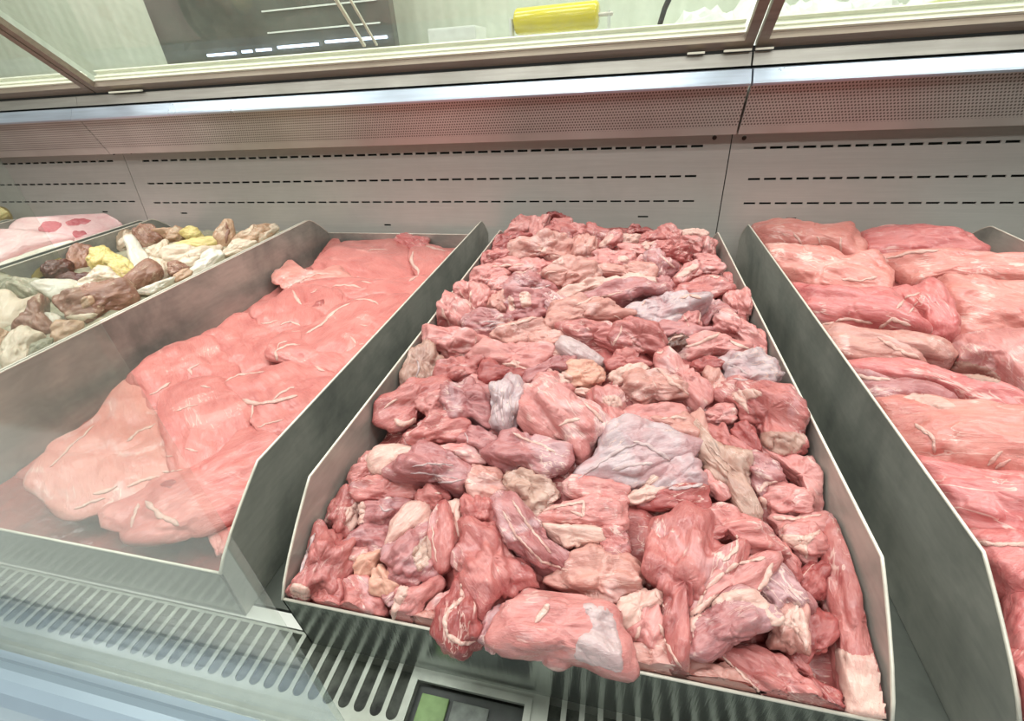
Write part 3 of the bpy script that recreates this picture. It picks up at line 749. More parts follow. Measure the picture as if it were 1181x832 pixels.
bm = bmesh.new(); bm_box(bm, -2.3, -.150, .0875, .0915, .0035, .55, .0005)
tag(bm_obj('front_glass_pane', bm, GLASSF), 'hazy upright front glass pane of the case, its edge crossing the sliced meat tray', 'glass pane')

bm = bmesh.new(); bm_box(bm, .605, .86, 1.22, 1.42, .346, .452, .02); tag(bm_obj('yellow_parcel', bm, plain('pale_yellow', (206, 204, 130), .5, 0, 14, .08), smooth=True), 'pale yellow parcel behind the glass in the top right corner', 'parcel')
# ------------------------------------------------------------------ middle tray
def C(crop, pts, mat='p', label=None, **k): return piece('C', crop, pts, mat, label=label, **k)
C('A', [(340,180),(400,110),(480,75),(560,110),(560,200),(500,235),(350,230)], 'p')
C('A', [(550,110),(640,70),(700,90),(650,200),(660,250),(560,260),(530,180)], 'p')
a = C('A', [(650,170),(720,125),(800,120),(870,150),(870,260),(790,290),(700,250),(650,230)], 'r')
C('A', [(650,130),(690,60),(750,40),(830,75),(870,140),(800,120),(720,110)], 'd', 'dark red curled meat chunk at the highest back point of the middle tray', T=.5)
C('A', [(240,280),(330,235),(470,230),(520,250),(400,300),(340,330),(330,380),(210,370)], 'd', 'deep red meat chunk by the left wall near the back of the middle tray')
C('A', [(880,160),(960,155),(1010,190),(1000,240),(920,250),(880,210)], 'p')
C('A', [(1000,170),(1060,150),(1130,190),(1181,200),(1181,230),(1100,270),(1040,280),(1000,220)], 'r')
a = C('A', [(870,330),(920,270),(1000,250),(1080,290),(1090,390),(1040,440),(930,440),(860,430)], 't')
a = C('A', [(350,370),(430,310),(560,290),(640,250),(760,260),(830,300),(870,380),(860,460),(780,470),(660,470),(560,450),(430,450)], 't', 'large tan meat chunk with a white fat corner, back left of the middle tray')
patch(a, 'A', [(650,410),(720,395),(800,420),(810,480),(700,470),(650,450)]); patch(a, 'A', [(580,340),(630,330),(660,370),(620,390)])
C('A', [(130,400),(220,370),(330,380),(400,400),(330,460),(200,480),(110,500)], 'r')
a = C('A', [(110,510),(200,480),(350,450),(470,470),(560,490),(470,550),(330,550),(200,560)], 'p'); strip(a, 'A', [(200,500),(350,490),(480,480)], 4)
C('A', [(30,640),(50,570),(110,530),(250,520),(330,560),(300,600),(180,640),(120,670)], 'p')
a = C('A', [(380,540),(480,470),(600,460),(700,500),(640,560),(560,580),(440,560)], 'p'); strip(a, 'A', [(390,545),(470,548),(560,500)], 2.5)
C('A', [(170,650),(300,600),(350,620),(330,730),(250,720),(190,690)], 'p')
a = C('A', [(620,590),(740,520),(860,490),(1000,500),(1110,520),(1080,600),(960,670),(850,700),(760,690),(660,650)], 't', 'broad pink to tan meat chunk with one tiny fat dot, back of the middle tray')
strip(a, 'A', [(640,575),(700,540),(760,545)], 2.5); strip(a, 'A', [(870,570),(900,565)], 2.5)
C('A', [(840,480),(900,440),(1060,430),(1181,430),(1181,490),(1060,510),(930,500)], 'p')
C('B', [(180,240),(300,225),(340,240),(300,290),(220,310),(180,280)], 'f')
C('B', [(300,280),(380,220),(490,200),(540,260),(460,290),(340,310)], 'r')
C('B', [(260,190),(300,155),(380,170),(440,190),(350,210),(270,220)], 'd', 'small deep red meat nub at the back rim, right of the highest chunk')
C('B', [(500,200),(560,180),(640,190),(690,220),(700,290),(690,350),(600,300),(520,270)], 'p')
C('B', [(700,210),(800,190),(870,180),(910,200),(900,240),(800,240),(720,240)], 'f', 'pale fatty chunk in the back right corner of the middle tray')
C('B', [(180,330),(300,310),(400,360),(420,390),(330,400),(250,370)], 'p')
C('B', [(380,300),(520,285),(470,340),(400,370),(350,330)], 'f')
C('B', [(440,360),(500,300),(580,290),(640,330),(620,380),(560,400),(480,390)], 'r')
C('B', [(680,300),(720,240),(850,260),(880,310),(840,390),(780,350),(700,350)], 'p')
C('B', [(580,430),(660,370),(740,350),(790,380),(780,460),(730,480),(640,460)], 'd', 'rounded dark purple red meat chunk at the back right of the middle tray', T=.55)
C('B', [(850,340),(880,260),(980,260),(1000,320),(980,400),(900,390)], 'p')
C('B', [(830,400),(900,390),(1020,420),(1020,470),(930,480),(840,460)], 'p')
a = C('B', [(10,310),(90,225),(150,220),(190,260),(140,320),(60,350),(20,340)], 'p'); patch(a, 'B', [(5,320),(90,225),(140,235),(60,320),(20,345)])
a = C('B', [(0,400),(60,370),(170,360),(260,370),(310,430),(300,480),(150,490),(0,470)], 'p', 'round pink meat chunk with a pale shiny centre, back of the middle tray'); patch(a, 'B', [(170,420),(220,410),(260,440),(240,470),(180,460)])
C('B', [(330,440),(410,400),(440,430),(400,480),(330,480)], 'p')
a = C('B', [(0,490),(100,490),(380,480),(470,540),(460,600),(350,590),(180,570),(0,560)], 't')
a = C('B', [(180,600),(260,570),(420,580),(490,620),(490,660),(380,650),(220,650)], 'f', 'creamy white slab of fat lying across the back of the middle tray', T=.35)
a = C('B', [(410,470),(440,400),(520,390),(600,440),(650,510),(580,570),(540,620),(460,610),(430,540)], 'l', 'triangular greyish pink meat chunk with a pale fat edge, back right of the middle tray'); strip(a, 'B', [(520,400),(580,450),(650,510)], 3)
C('B', [(500,620),(600,600),(640,650),(610,710),(540,680)], 'l')
a = C('B', [(640,600),(700,540),(800,480),(860,500),(850,560),(780,600),(700,640)], 'p', 'pink meat chunk under a cream fat flap, back right of the middle tray'); patch(a, 'B', [(640,590),(720,530),(800,480),(850,500),(780,560),(700,590)])
C('B', [(850,500),(930,470),(1040,490),(1060,540),(950,560),(880,550)], 'p')
C('B', [(1070,570),(1130,580),(1140,680),(1100,720),(1080,640)], 'r')
a = C('B', [(640,730),(700,660),(850,610),(1000,590),(1090,620),(1120,700),(1000,740),(860,770),(700,780)], 'r', 'bright red streaked meat chunk by the right wall, back third of the middle tray')
strip(a, 'B', [(930,580),(1010,590),(1060,560)], 4); strip(a, 'B', [(690,770),(790,745),(880,770)], 5)
# --- second band
a = C('A', [(330,620),(380,570),(520,570),(620,620),(700,660),(690,700),(560,710),(400,720),(320,680)], 'l', 'lilac pink meat chunk with silverskin bands, left side toward the back of the middle tray')
strip(a, 'A', [(560,690),(640,680),(700,650)], 4, 'w', 'silverskin_band')
a = C('C', [(210,90),(300,60),(400,70),(390,150),(370,220),(310,180),(240,130)], 'p', 'fan shaped pink meat chunk with two white fat lines by the left wall'); strip(a, 'C', [(375,90),(365,150),(368,210)], 3.2); strip(a, 'C', [(300,90),(330,150),(360,200)], 2.4)
a = C('C', [(400,80),(500,90),(560,130),(520,220),(450,240),(370,220)], 'p')
a = C('C', [(520,130),(600,110),(650,170),(630,240),(560,240),(500,200)], 't')
a = C('C', [(620,120),(700,100),(800,110),(900,120),(900,220),(860,280),(700,280),(630,240)], 'l', 'grey pink meat chunk with two pale fat patches, left of the long fat stick')
patch(a, 'C', [(700,110),(770,110),(780,190),(720,200)]); patch(a, 'C', [(630,130),(660,150),(670,220),(630,220)])
C('C', [(800,110),(880,90),(960,130),(1030,190),(960,240),(900,260),(870,200)], 'l')
a = C('C', [(950,120),(1060,90),(1180,50),(1330,0),(1370,40),(1330,80),(1170,110),(1070,140),(1040,180)], 'f', 'long cream strip of fat slanting across the back half of the middle tray', T=.5)
a = C('C', [(110,330),(110,230),(180,140),(250,150),(340,220),(340,330),(290,360),(200,320)], 'p', 'folded pink meat chunk against the left wall with a curl of white fat'); strip(a, 'C', [(175,210),(190,260),(215,290),(225,330)], 3.4)
a = C('D', [(0,170),(60,120),(200,80),(380,60),(520,90),(540,130),(430,110),(330,130),(240,180),(130,160)], 'l', 'long thin mauve meat strip with a pale edge across the middle tray', T=.6); strip(a, 'D', [(0,160),(60,125),(150,110),(250,90)], 3)
a = C('C', [(340,340),(360,260),(440,230),(560,250),(650,290),(600,340),(500,390),(400,370)], 'l', 'ridged mauve meat chunk with silvery folds, left half of the middle tray')
for q in ([(430,320),(470,300),(560,300)], [(450,340),(520,320),(600,310)], [(480,360),(520,345),(570,330)]): strip(a, 'C', q, 2.6, 'w', 'silverskin_fold')
a = C('C', [(890,300),(960,210),(1080,170),(1181,150),(1290,170),(1400,230),(1430,270),(1330,300),(1181,320),(1100,320),(1000,370),(910,360)], 't', 'long tan pink meat chunk below the slanting fat strip'); strip(a, 'D', [(190,225),(240,250)], 3); strip(a, 'C', [(1090,190),(1170,155)], 3)
a = C('D', [(240,250),(330,160),(450,110),(560,110),(680,130),(700,180),(620,230),(540,240),(460,290),(380,280),(300,260)], 'm', 'broad pale lilac meat chunk with smooth membrane, right of the long tan chunk'); strip(a, 'D', [(360,160),(400,115)], 4)
C('D', [(860,110),(960,90),(1010,150),(1000,230),(940,240),(870,180)], 'p')
a = C('D', [(690,290),(700,190),(730,140),(860,190),(880,230),(780,250),(750,300)], 'l', 'mauve triangular meat chunk with an upright white fat line, right half of the middle tray'); strip(a, 'D', [(695,295),(700,240),(712,180)], 3)
a = C('D', [(560,290),(610,230),(690,200),(690,290),(650,300)], 'p'); strip(a, 'D', [(605,225),(635,260),(640,295)], 3)
a = C('C', [(490,400),(560,340),(700,300),(830,280),(880,340),(880,400),(780,450),(680,480),(560,450)], 't', 'smooth tan meat chunk topped by a white fat strip, left half of the middle tray'); strip(a, 'C', [(610,325),(700,315),(760,290),(825,275)], 4.6)
C('C', [(780,440),(820,380),(940,380),(1010,410),(960,470),(900,500),(850,460)], 't')
a = C('C', [(1000,360),(1060,330),(1181,340),(1400,350),(1430,440),(1380,510),(1240,470),(1120,450),(1020,420)], 'r', 'reddish flat-topped meat chunk behind the pale egg shaped piece'); strip(a, 'D', [(240,285),(235,330),(200,380),(185,420)], 3)
C('D', [(1040,320),(1090,340),(1110,400),(1090,470),(1050,440)], 'r')
a = C('D', [(780,280),(800,240),(900,230),(1000,270),(1060,330),(1080,430),(1000,450),(920,370),(790,320)], 'p', 'smooth rose meat chunk against the right wall behind the silvery ball'); strip(a, 'D', [(880,365),(920,400),(1000,425)], 4)
a = C('D', [(180,420),(240,300),(310,260),(420,330),(460,390),(480,450),(380,460),(260,440)], 'r', 'red grained meat chunk edged with fat in the centre of the middle tray'); strip(a, 'D', [(440,440),(470,450),(485,430)], 3.5)
C('D', [(420,320),(520,290),(650,310),(780,320),(720,370),(620,400),(540,350),(470,400)], 'l')
a = C('D', [(500,430),(520,360),(600,350),(620,410),(560,440)], 'od', 'small dark cut end ringed with white fat, right of the tray centre'); strip(a, 'D', [(510,420),(520,375),(560,352),(605,352)], 3.4)
a = C('D', [(620,410),(780,360),(900,370),(960,430),(940,460),(820,450),(700,480),(640,500),(600,470)], 'p'); strip(a, 'D', [(615,415),(700,390),(780,355),(820,330)], 4)
# --- third band
a = C('C', [(80,380),(150,350),(330,370),(480,420),(500,470),(420,530),(280,560),(180,520),(60,460)], 'p', 'wide flat rose meat slab by the left wall with one small upright fat line'); strip(a, 'C', [(408,400),(402,450),(395,480)], 2.4)
a = C('C', [(0,480),(60,460),(150,560),(130,700),(60,720),(-60,750),(-70,640),(-40,540)], 'g', 'pale grey tan meat chunk pressed against the left wall, halfway along the middle tray'); strip(a, 'C', [(0,560),(20,620),(0,680)], 2.5, 'w')
a = C('C', [(400,560),(500,470),(650,480),(850,460),(900,530),(870,600),(780,640),(620,600),(480,600)], 'p', 'thick rose meat slab with a square cut end, left of the egg shaped piece'); 
C('C', [(140,690),(190,600),(280,540),(420,540),(480,590),(450,660),(380,720),(240,720)], 'r')
a = C('C', [(450,690),(490,600),(600,620),(750,640),(740,710),(620,720),(500,740)], 'd', 'deep red square cut meat chunk below the rose slab', T=.5)
C('C', [(600,600),(640,570),(740,580),(775,640),(740,655),(650,620)], 'f', 'small curled piece of cream fat on top of the deep red cut chunk', T=.5)
C('C', [(900,490),(950,490),(980,530),(920,545)], 'f')
a = C('C', [(740,690),(810,620),(900,560),(1020,550),(1100,600),(1080,680),(960,640),(850,690),(790,740)], 'l')
a = C('C', [(970,690),(1030,600),(1100,590),(1200,600),(1270,640),(1260,700),(1181,750),(1080,740),(1000,720)], 'y', 'orange tan fatty piece with a cream chip below the egg shaped piece'); patch(a, 'C', [(975,650),(1010,640),(1060,680),(1050,720),(990,710)])
C('C', [(965,470),(1010,420),(1080,440),(1181,500),(1260,560),(1240,600),(1150,610),(1060,570),(980,510)], 'w', 'egg shaped pale grey white piece near the centre of the middle tray', T=.55, rough=.35)
C('D', [(160,510),(220,450),(310,460),(380,520),(300,540),(200,560)], 'r')
C('D', [(640,530),(720,480),(800,490),(830,520),(780,570),(700,550)], 'd')
a = C('D', [(730,580),(830,570),(850,660),(770,720),(740,650)], 't')
a = C('D', [(290,640),(310,600),(430,570),(520,580),(600,660),(620,700),(520,720),(440,740),(340,760),(250,690)], 't', 'smooth tan meat chunk left of the bright fat seam, centre right of the middle tray'); strip(a, 'D', [(425,615),(445,655)], 2.6)
a = C('D', [(440,540),(520,440),(600,500),(700,600),(740,650),(690,760),(620,740),(560,640),(500,590)], 'p', 'rose meat chunk with a bright diagonal white fat seam, centre right of the middle tray'); strip(a, 'D', [(445,535),(500,580),(560,640),(610,670),(645,710)], 5.5)
a = C('D', [(170,570),(240,540),(340,510),(390,530),(370,580),(300,600),(240,640),(190,620)], 'f', 'knobbly lump of cream fat right of the orange tan fatty piece', T=.5)
a = C('D', [(830,520),(920,470),(1020,470),(1120,530),(1160,600),(1100,650),(980,650),(880,660),(830,600)], 'm', 'silvery membrane covered ball of meat by the right wall', T=.55)
strip(a, 'D', [(880,520),(940,540),(990,580)], 3, 'w', 'silverskin_fold'); strip(a, 'D', [(900,600),(980,610),(1060,570)], 3, 'w', 'silverskin_fold')
C('D', [(150,660),(220,650),(260,700),(200,690)], 'p')
C('F', [(210,100),(260,90),(310,110),(260,130)], 'f')
a = C('F', [(290,160),(370,110),(460,130),(490,180),(470,290),(400,310),(370,230)], 'p'); patch(a, 'F', [(370,140),(450,130),(480,190),(420,190),(380,180)])
# --- fourth band
C('E', [(490,170),(520,90),(640,80),(740,120),(780,180),(740,330),(640,290),(560,310),(480,270)], 'l', 'knobbly mauve meat chunk left of the striped silver bundle')
C('E', [(650,80),(640,20),(720,50),(770,110),(730,130)], 'p')
C('E', [(770,60),(870,70),(990,60),(1000,110),(950,140),(850,100)], 'p')
C('E', [(330,190),(440,150),(500,180),(470,240),(410,280),(370,250)], 'p')
a = C('E', [(110,210),(190,150),(330,80),(430,60),(500,70),(480,160),(400,180),(330,240),(300,300),(200,330),(140,290)], 'r', 'orange red meat chunk with a cream fat end, against the left wall halfway up'); patch(a, 'E', [(180,270),(240,290),(310,270),(300,310),(220,325),(180,300)]); strip(a, 'E', [(120,215),(160,180),(200,160)], 3)
C('X', [(615,445),(624,437),(642,430),(656,449),(654,460),(632,464)], 'p')
a = C('X', [(606,455),(625,440),(640,446),(655,457),(675,470),(698,491),(687,510),(672,528),(660,528),(648,512),(620,503),(605,490),(603,470)], 'p', 'large smooth rose meat chunk with a white fat fleck, left of the big silver piece', T=.35, rough=.7); strip(a, 'F', [(120,300),(170,275),(240,260)], 5); strip(a, 'F', [(260,170),(320,220),(370,280)], 5)
a = C('E', [(760,260),(770,140),(830,80),(900,80),(960,150),(940,270),(900,340),(830,350),(770,320)], 'm', 'upright bundle with silver purple stripes, left of the large rose chunk', T=.6)
for q in ([(830,110),(820,200),(840,320)], [(870,120),(880,200),(870,320)], [(910,160),(900,240),(890,320)], [(790,160),(785,230),(800,300)]): strip(a, 'E', q, 3, 'w', 'silverskin_fold')
C('E', [(270,400),(340,330),(430,280),(540,300),(600,350),(560,420),(440,430),(350,460),(290,430)], 'r')
a = C('E', [(560,400),(640,340),(740,350),(800,430),(740,490),(660,480),(600,430)], 'l'); strip(a, 'E', [(590,350),(615,380),(625,420)], 2.4, 'w')
C('E', [(420,460),(550,430),(660,480),(720,540),(620,540),(520,490)], 'p')
C('F', [(490,250),(550,200),(690,170),(800,190),(830,230),(760,270),(620,300),(540,290)], 'p')
a = C('F', [(620,300),(700,250),(850,240),(880,330),(900,400),(780,370),(680,320)], 't'); strip(a, 'F', [(700,260),(790,255),(840,260)], 4)
C('F', [(870,260),(930,230),(960,320),(1000,430),(970,520),(920,480),(880,340)], 't')
C('F', [(950,230),(1060,200),(1100,230),(1090,290),(1000,290)], 'p')
a = C('G', [(220,200),(320,130),(450,130),(560,160),(650,200),(690,290),(680,400),(640,480),(540,490),(440,470),(440,380),(380,340),(300,310),(290,250)], 'r', 'large rounded red meat chunk with creamy fat on top, against the right wall', T=.45)
patch(a, 'G', [(290,160),(350,135),(430,140),(450,170),(380,200),(390,270),(340,220)])
patch(a, 'G', [(450,370),(560,360),(690,380),(650,470),(560,485),(460,450)], 'g', 'grey_membrane', .0008, 'dull grey brown membrane')
C('G', [(290,390),(310,320),(380,320),(440,400),(440,480),(360,440)], 'd')
C('G', [(140,310),(190,250),(280,240),(300,300),(230,320)], 'p')
C('G', [(150,350),(180,330),(260,340),(290,400),(430,480),(400,510),(280,480),(200,440)], 'r')
C('E', [(-20,520),(20,470),(60,500),(60,620),(20,640),(-40,600)], 'p')
a = C('E', [(45,540),(80,460),(200,440),(310,460),(300,500),(240,520),(190,570),(120,620),(60,600)], 'f', 'rounded cream fat disc near the left wall, front half of the middle tray', T=.35, rough=.4)
a = C('E', [(200,580),(250,540),(400,480),(520,520),(620,560),(660,620),(620,710),(560,740),(440,690),(330,660),(230,630)], 'l', 'cone shaped red to silver muscle pointing left, right of the cream fat disc', T=.55)
for q in ([(290,560),(420,545),(540,560)], [(280,600),(420,610),(560,640)], [(400,660),(500,660),(600,640)]): strip(a, 'E', q, 2.5, 'w', 'silverskin_fold')
a = C('E', [(640,600),(700,570),(800,610),(870,690),(760,750),(680,750),(620,720)], 't')
a = C('E', [(830,700),(870,610),(960,600),(1050,640),(1144,650),(1180,720),(1100,830),(960,840),(880,760)], 'g', 'pale greyish tan meat chunk below the angular rose slab, centre left of the middle tray')
a = C('E', [(740,480),(880,350),(960,380),(1090,430),(1181,480),(1170,580),(1050,640),(980,620),(860,570),(780,520)], 'l', 'angular rose slab with a long pale fat seam, left of the big silver piece'); strip(a, 'E', [(890,360),(960,400),(1060,430),(1150,480)], 4)
a = C('F', [(200,600),(300,490),(390,340),(500,300),(650,320),(780,370),(900,400),(850,480),(740,520),(640,600),(560,640),(400,620),(280,620)], 'm', 'large flat silver lilac membrane covered piece in the centre of the middle tray', T=.28, rough=.6)
strip(a, 'F', [(230,600),(340,520),(460,440),(560,400)], 4, 'w', 'silverskin_fold'); strip(a, 'F', [(540,390),(620,410),(700,460),(750,500)], 5, 'w', 'silverskin_fold'); strip(a, 'F', [(420,550),(540,520),(650,510)], 5, 'w', 'silverskin_fold')
C('F', [(830,490),(850,440),(900,420),(920,480)], 'd')
a = C('F', [(170,640),(210,600),(400,620),(490,640),(500,700),(470,740),(300,720),(190,690)], 'p', 'rose meat slab directly in front of the large silver piece')
a = C('F', [(580,740),(700,690),(840,670),(940,660),(960,760),(880,800),(760,790),(640,780)], 'd', 'dark red coarse fibred meat under the second silver piece'); 
a = C('F', [(640,680),(720,600),(780,510),(880,500),(940,570),(940,650),(840,670),(700,690)], 'm', 'second smaller silver membrane covered piece, right and in front of the large one'); strip(a, 'F', [(740,660),(840,650),(930,630)], 5, 'w', 'silverskin_fold')
C('F', [(490,720),(560,660),(680,640),(720,670),(640,710),(560,740)], 'f', 'cream strip of fat between the large silver piece and the dark fibred meat', T=.5)
C('F', [(590,640),(650,560),(750,510),(720,590),(660,640)], 'g')
C('G', [(160,560),(200,600),(300,690),(260,720),(190,690),(150,620)], 'p')
a = C('G', [(110,440),(130,330),(180,420),(260,480),(370,520),(380,640),(440,760),(400,800),(330,780),(250,640),(190,570),(120,510)], 'g', 'long grey green stringy muscle slanting down right of the large silver piece')
for q in ([(150,430),(220,520),(300,600)], [(180,440),(260,520),(330,580)]): strip(a, 'G', q, 2.4, 'g', 'fibre_strand')
a = C('G', [(460,470),(560,500),(690,510),(770,590),(800,660),(770,780),(700,790),(690,700),(600,590),(540,540)], 'p', 'pinkish grey meat chunk against the right wall, in front of the large rounded red one'); 
a = C('G', [(270,490),(430,510),(520,550),(560,600),(500,650),(430,690),(390,620),(370,540)], 'l', 'mauve meat chunk with a forked white fat seam, front right of the middle tray'); strip(a, 'G', [(430,690),(480,640),(540,630)], 4)
a = C('G', [(480,700),(560,660),(670,680),(710,780),(610,810),(510,800)], 'p'); strip(a, 'G', [(440,690),(465,740),(480,800)], 6)
# --- front bands
C('H', [(390,50),(430,0),(520,10),(540,50),(470,70),(400,110)], 'p')
C('H', [(390,130),(470,70),(600,60),(720,100),(750,160),(640,180),(540,170),(450,170)], 'r')
a = C('H', [(750,130),(800,90),(900,110),(910,180),(850,220),(780,190)], 'r', 'small red meat chunk with a round white fat dot, front left of the middle tray'); strip(a, 'H', [(835,135),(865,137)], 5)
a = C('L', [(820,180),(830,60),(930,60),(950,160),(900,170)], 'r')
a = C('H', [(460,190),(540,170),(640,170),(690,200),(640,270),(600,310),(500,300),(460,250)], 'l'); strip(a, 'H', [(540,200),(570,230),(620,220)], 3, 'w', 'silverskin_fold')
a = C('H', [(250,290),(300,180),(390,140),(450,170),(400,330),(350,340),(300,320)], 'r', 'red meat chunk with a crinkled white fat patch, front left by the wall'); patch(a, 'H', [(365,235),(410,190),(455,165),(465,260),(430,330),(375,325)])
C('H', [(380,390),(450,340),(540,310),(620,350),(590,420),(500,440),(420,420)], 'l')
C('H', [(380,430),(460,420),(540,440),(440,500),(390,510)], 'p')
C('H', [(360,640),(440,600),(500,630),(560,720),(540,780),(440,790),(360,760)], 'r')
C('H', [(190,690),(250,620),(360,600),(350,740),(290,770),(210,730)], 'r')
a = C('H', [(100,610),(150,440),(220,340),(280,350),(400,420),(400,500),(360,580),(300,660),(210,660),(150,700),(70,650)], 'r', 'drumstick shaped red chunk ending in a white knob, front left corner of the middle tray', T=.5); patch(a, 'H', [(70,630),(110,615),(180,650),(150,710),(80,670)]); strip(a, 'H', [(200,350),(160,450),(120,560)], 4, 'w', 'silverskin_band')
C('H', [(560,690),(650,650),(640,720),(590,740)], 'l')
C('H', [(410,540),(440,500),(520,450),(560,460),(520,530),(460,590)], 'y', 'small yellowish nugget of fat in the front left of the middle tray', T=.55)
C('H', [(500,640),(510,560),(560,520),(600,590),(650,640),(620,690),(560,680)], 'y', 'orange and pink fatty knob in front of the yellowish nugget', T=.55)
a = C('H', [(580,540),(600,440),(700,350),(800,340),(830,450),(850,560),(790,600),(680,610),(610,590)], 'l', 'mauve meat chunk with a grey brown cut centre below the pink fat flap'); patch(a, 'H', [(720,460),(750,400),(800,360),(820,450),(800,520),(750,550)], 'g', 'brown_cut', .0006, 'grey brown cut centre')
C('H', [(590,390),(640,270),(700,200),(780,190),(810,250),(800,340),(720,340),(650,380),(600,420)], 'f', 'smooth pale pink flap of fat, front left of the middle tray', T=.3, rough=.5)
C('H', [(890,210),(950,180),(990,180),(1000,340),(960,370),(920,250)], 'f', 'narrow cream fat sliver right of the upright oval red piece')
a = C('H', [(810,420),(810,300),(860,210),(910,210),(950,330),(950,450),(900,530),(830,500)], 'r', 'upright oval red piece with a pale rim beside the pink fat flap', T=.45, rough=.5); strip(a, 'H', [(825,300),(830,400),(850,500)], 2.2)
a = C('L', [(800,230),(850,170),(930,180),(1000,230),(1060,330),(1130,390),(1100,440),(960,520),(900,540),(860,470),(790,350)], 'r', 'big red meat chunk with a frayed right edge, front of the middle tray', T=.4)
C('I', [(220,330),(350,250),(450,230),(540,320),(500,390),(430,420),(320,390)], 't')
C('I', [(390,160),(470,150),(500,200),(460,240),(400,210)], 'r')
a = C('I', [(190,110),(280,70),(380,60),(480,70),(470,150),(390,150),(240,140)], 'p', 'pale rose meat chunk with a thin fat triangle, front centre of the middle tray'); strip(a, 'I', [(190,95),(260,75),(345,57),(345,110),(300,90)], 4)
a = C('I', [(200,140),(300,150),(390,150),(400,200),(300,220),(260,210)], 'f', 'cream slab of fat in the front centre, below the pale rose chunk')
C('I', [(290,240),(350,235),(340,260),(310,260)], 'f')
a = C('I', [(30,80),(60,40),(100,50),(170,130),(230,210),(340,280),(300,310),(210,290),(120,250),(70,190)], 'l', 'long slanting mauve meat strip with white fat edges, front centre of the middle tray', T=.5); strip(a, 'I', [(60,90),(110,180),(200,270),(290,300)], 3.5); strip(a, 'I', [(95,55),(150,140),(230,240)], 3.5)
C('L', [(650,540),(720,480),(800,440),(780,500),(700,550)], 'p')
C('L', [(590,610),(640,570),(730,530),(730,620),(750,680),(650,645)], 't')
a = C('H', [(610,780),(650,680),(720,650),(850,580),(880,630),(830,700),(750,770),(700,800),(620,820)], 'p', 'oval rose meat chunk with a white fat end near the front left lip', T=.5); patch(a, 'H', [(640,640),(700,630),(690,680),(650,740),(620,820),(605,780)])
C('I', [(490,600),(560,560),(640,560),(680,620),(700,690),(600,670),(500,650)], 't')
a = C('L', [(720,580),(740,490),(800,420),(850,450),(880,560),(890,660),(830,700),(760,690),(730,640)], 'd', 'rolled red chunk with a curled pale fat rim overhanging the front lip', dz=.006, T=.5, over=True)
strip(a, 'L', [(800,430),(810,490),(745,545),(730,590),(745,650),(800,692),(870,680)], 5)
C('I', [(-20,500),(0,460),(80,440),(60,500),(40,570),(0,560)], 'l', dz=.006, over=True)
a = C('I', [(50,560),(60,470),(130,400),(230,400),(330,420),(400,430),(460,470),(490,650),(400,640),(320,610),(200,605),(120,600)], 'p', 'big smooth rose meat chunk overhanging the front lip with a white chip on top', dz=.010, T=.42, rough=.6, over=True)
patch(a, 'I', [(340,420),(400,425),(455,470),(485,650),(400,640),(320,610),(330,540),(380,500)], 'w', 'fat_cap', .0008); strip(a, 'I', [(175,485),(225,420)], 8)
a = C('J', [(320,100),(400,100),(500,90),(560,150),(480,170),(400,170),(350,150)], 'p'); strip(a, 'J', [(330,110),(400,115),(490,100)], 5)
C('J', [(0,180),(50,110),(150,70),(230,120),(300,160),(330,230),(230,240),(200,170),(120,210),(40,200)], 'r', 'bright red layered meat folds behind the white fat seams, front right of the middle tray')
a = C('J', [(350,170),(430,150),(500,160),(520,220),(450,270),(400,230)], 'p', 'rose meat chunk with a pale Y shaped fat patch beside the long pale-ended piece'); patch(a, 'J', [(350,170),(440,170),(500,145),(450,200),(445,250),(420,230)])
C('J', [(320,170),(400,240),(420,300),(380,310),(330,260),(290,210)], 'r')
C('J', [(410,320),(480,270),(520,280),(510,350),(470,390),(440,380)], 'd')
a = C('I', [(540,280),(600,150),(700,110),(760,100),(830,200),(900,230),(860,350),(720,470),(720,560),(700,640),(660,620),(620,520),(620,450),(560,350)], 'r', 'large red meat cut narrowing to a pointed tip at the front of the middle tray', dz=.003, T=.3, grow=1.06)
strip(a, 'I', [(612,490),(640,560),(690,640)], 4); strip(a, 'I', [(600,370),(630,430)], 6); strip(a, 'I', [(885,175),(890,220),(840,270)], 5)
C('I', [(540,400),(600,400),(620,470),(600,550),(520,560),(480,520),(540,500)], 'p')
C('I', [(470,470),(480,410),(540,370),(600,390),(610,430),(560,450),(540,530),(510,510)], 'f', 'knobbly white knob of fat near the front centre, right of the overhanging chunk', T=.5)
a = C('J', [(40,520),(60,460),(140,400),(240,390),(320,430),(330,470),(270,500),(190,550),(130,580),(50,570)], 'l', 'dark mauve round muscle ringed by a thick white fat arc, front right', dz=.014)
a2 = C('J', [(60,420),(100,330),(200,260),(310,240),(330,260),(280,350),(150,380),(60,450)], 'p', 'rose meat between two white fat seams, front right of the middle tray', dz=.012); strip(a2, 'J', [(70,410),(110,340),(200,270),(300,245)], 5)
patch(a, 'J', [(40,500),(50,430),(140,370),(270,350),(320,400),(300,420),(220,390),(130,405),(70,460),(55,520)])
a = C('J', [(270,350),(330,270),(410,340),(450,400),(430,440),(380,410),(330,430)], 'l', dz=.010); strip(a, 'J', [(325,262),(300,330),(270,365)], 6)
a = C('J', [(320,440),(400,400),(440,430),(450,520),(440,580),(380,560),(330,520)], 't', 'grey brown meat with a hooked white fat flap, front right', dz=.010); patch(a, 'J', [(300,410),(350,450),(410,400),(440,450),(450,520),(440,570),(420,520),(380,475),(330,480)])
a = C('J', [(420,460),(480,440),(540,460),(530,520),(470,590),(430,640),(380,600),(420,530)], 'd', 'deep red ragged meat chunk left of the long pale-ended piece')
C('J', [(380,560),(430,590),(450,640),(400,630),(370,600)], 'r')
C('J', [(430,650),(500,680),(560,720),(540,790),(500,740)], 'd')
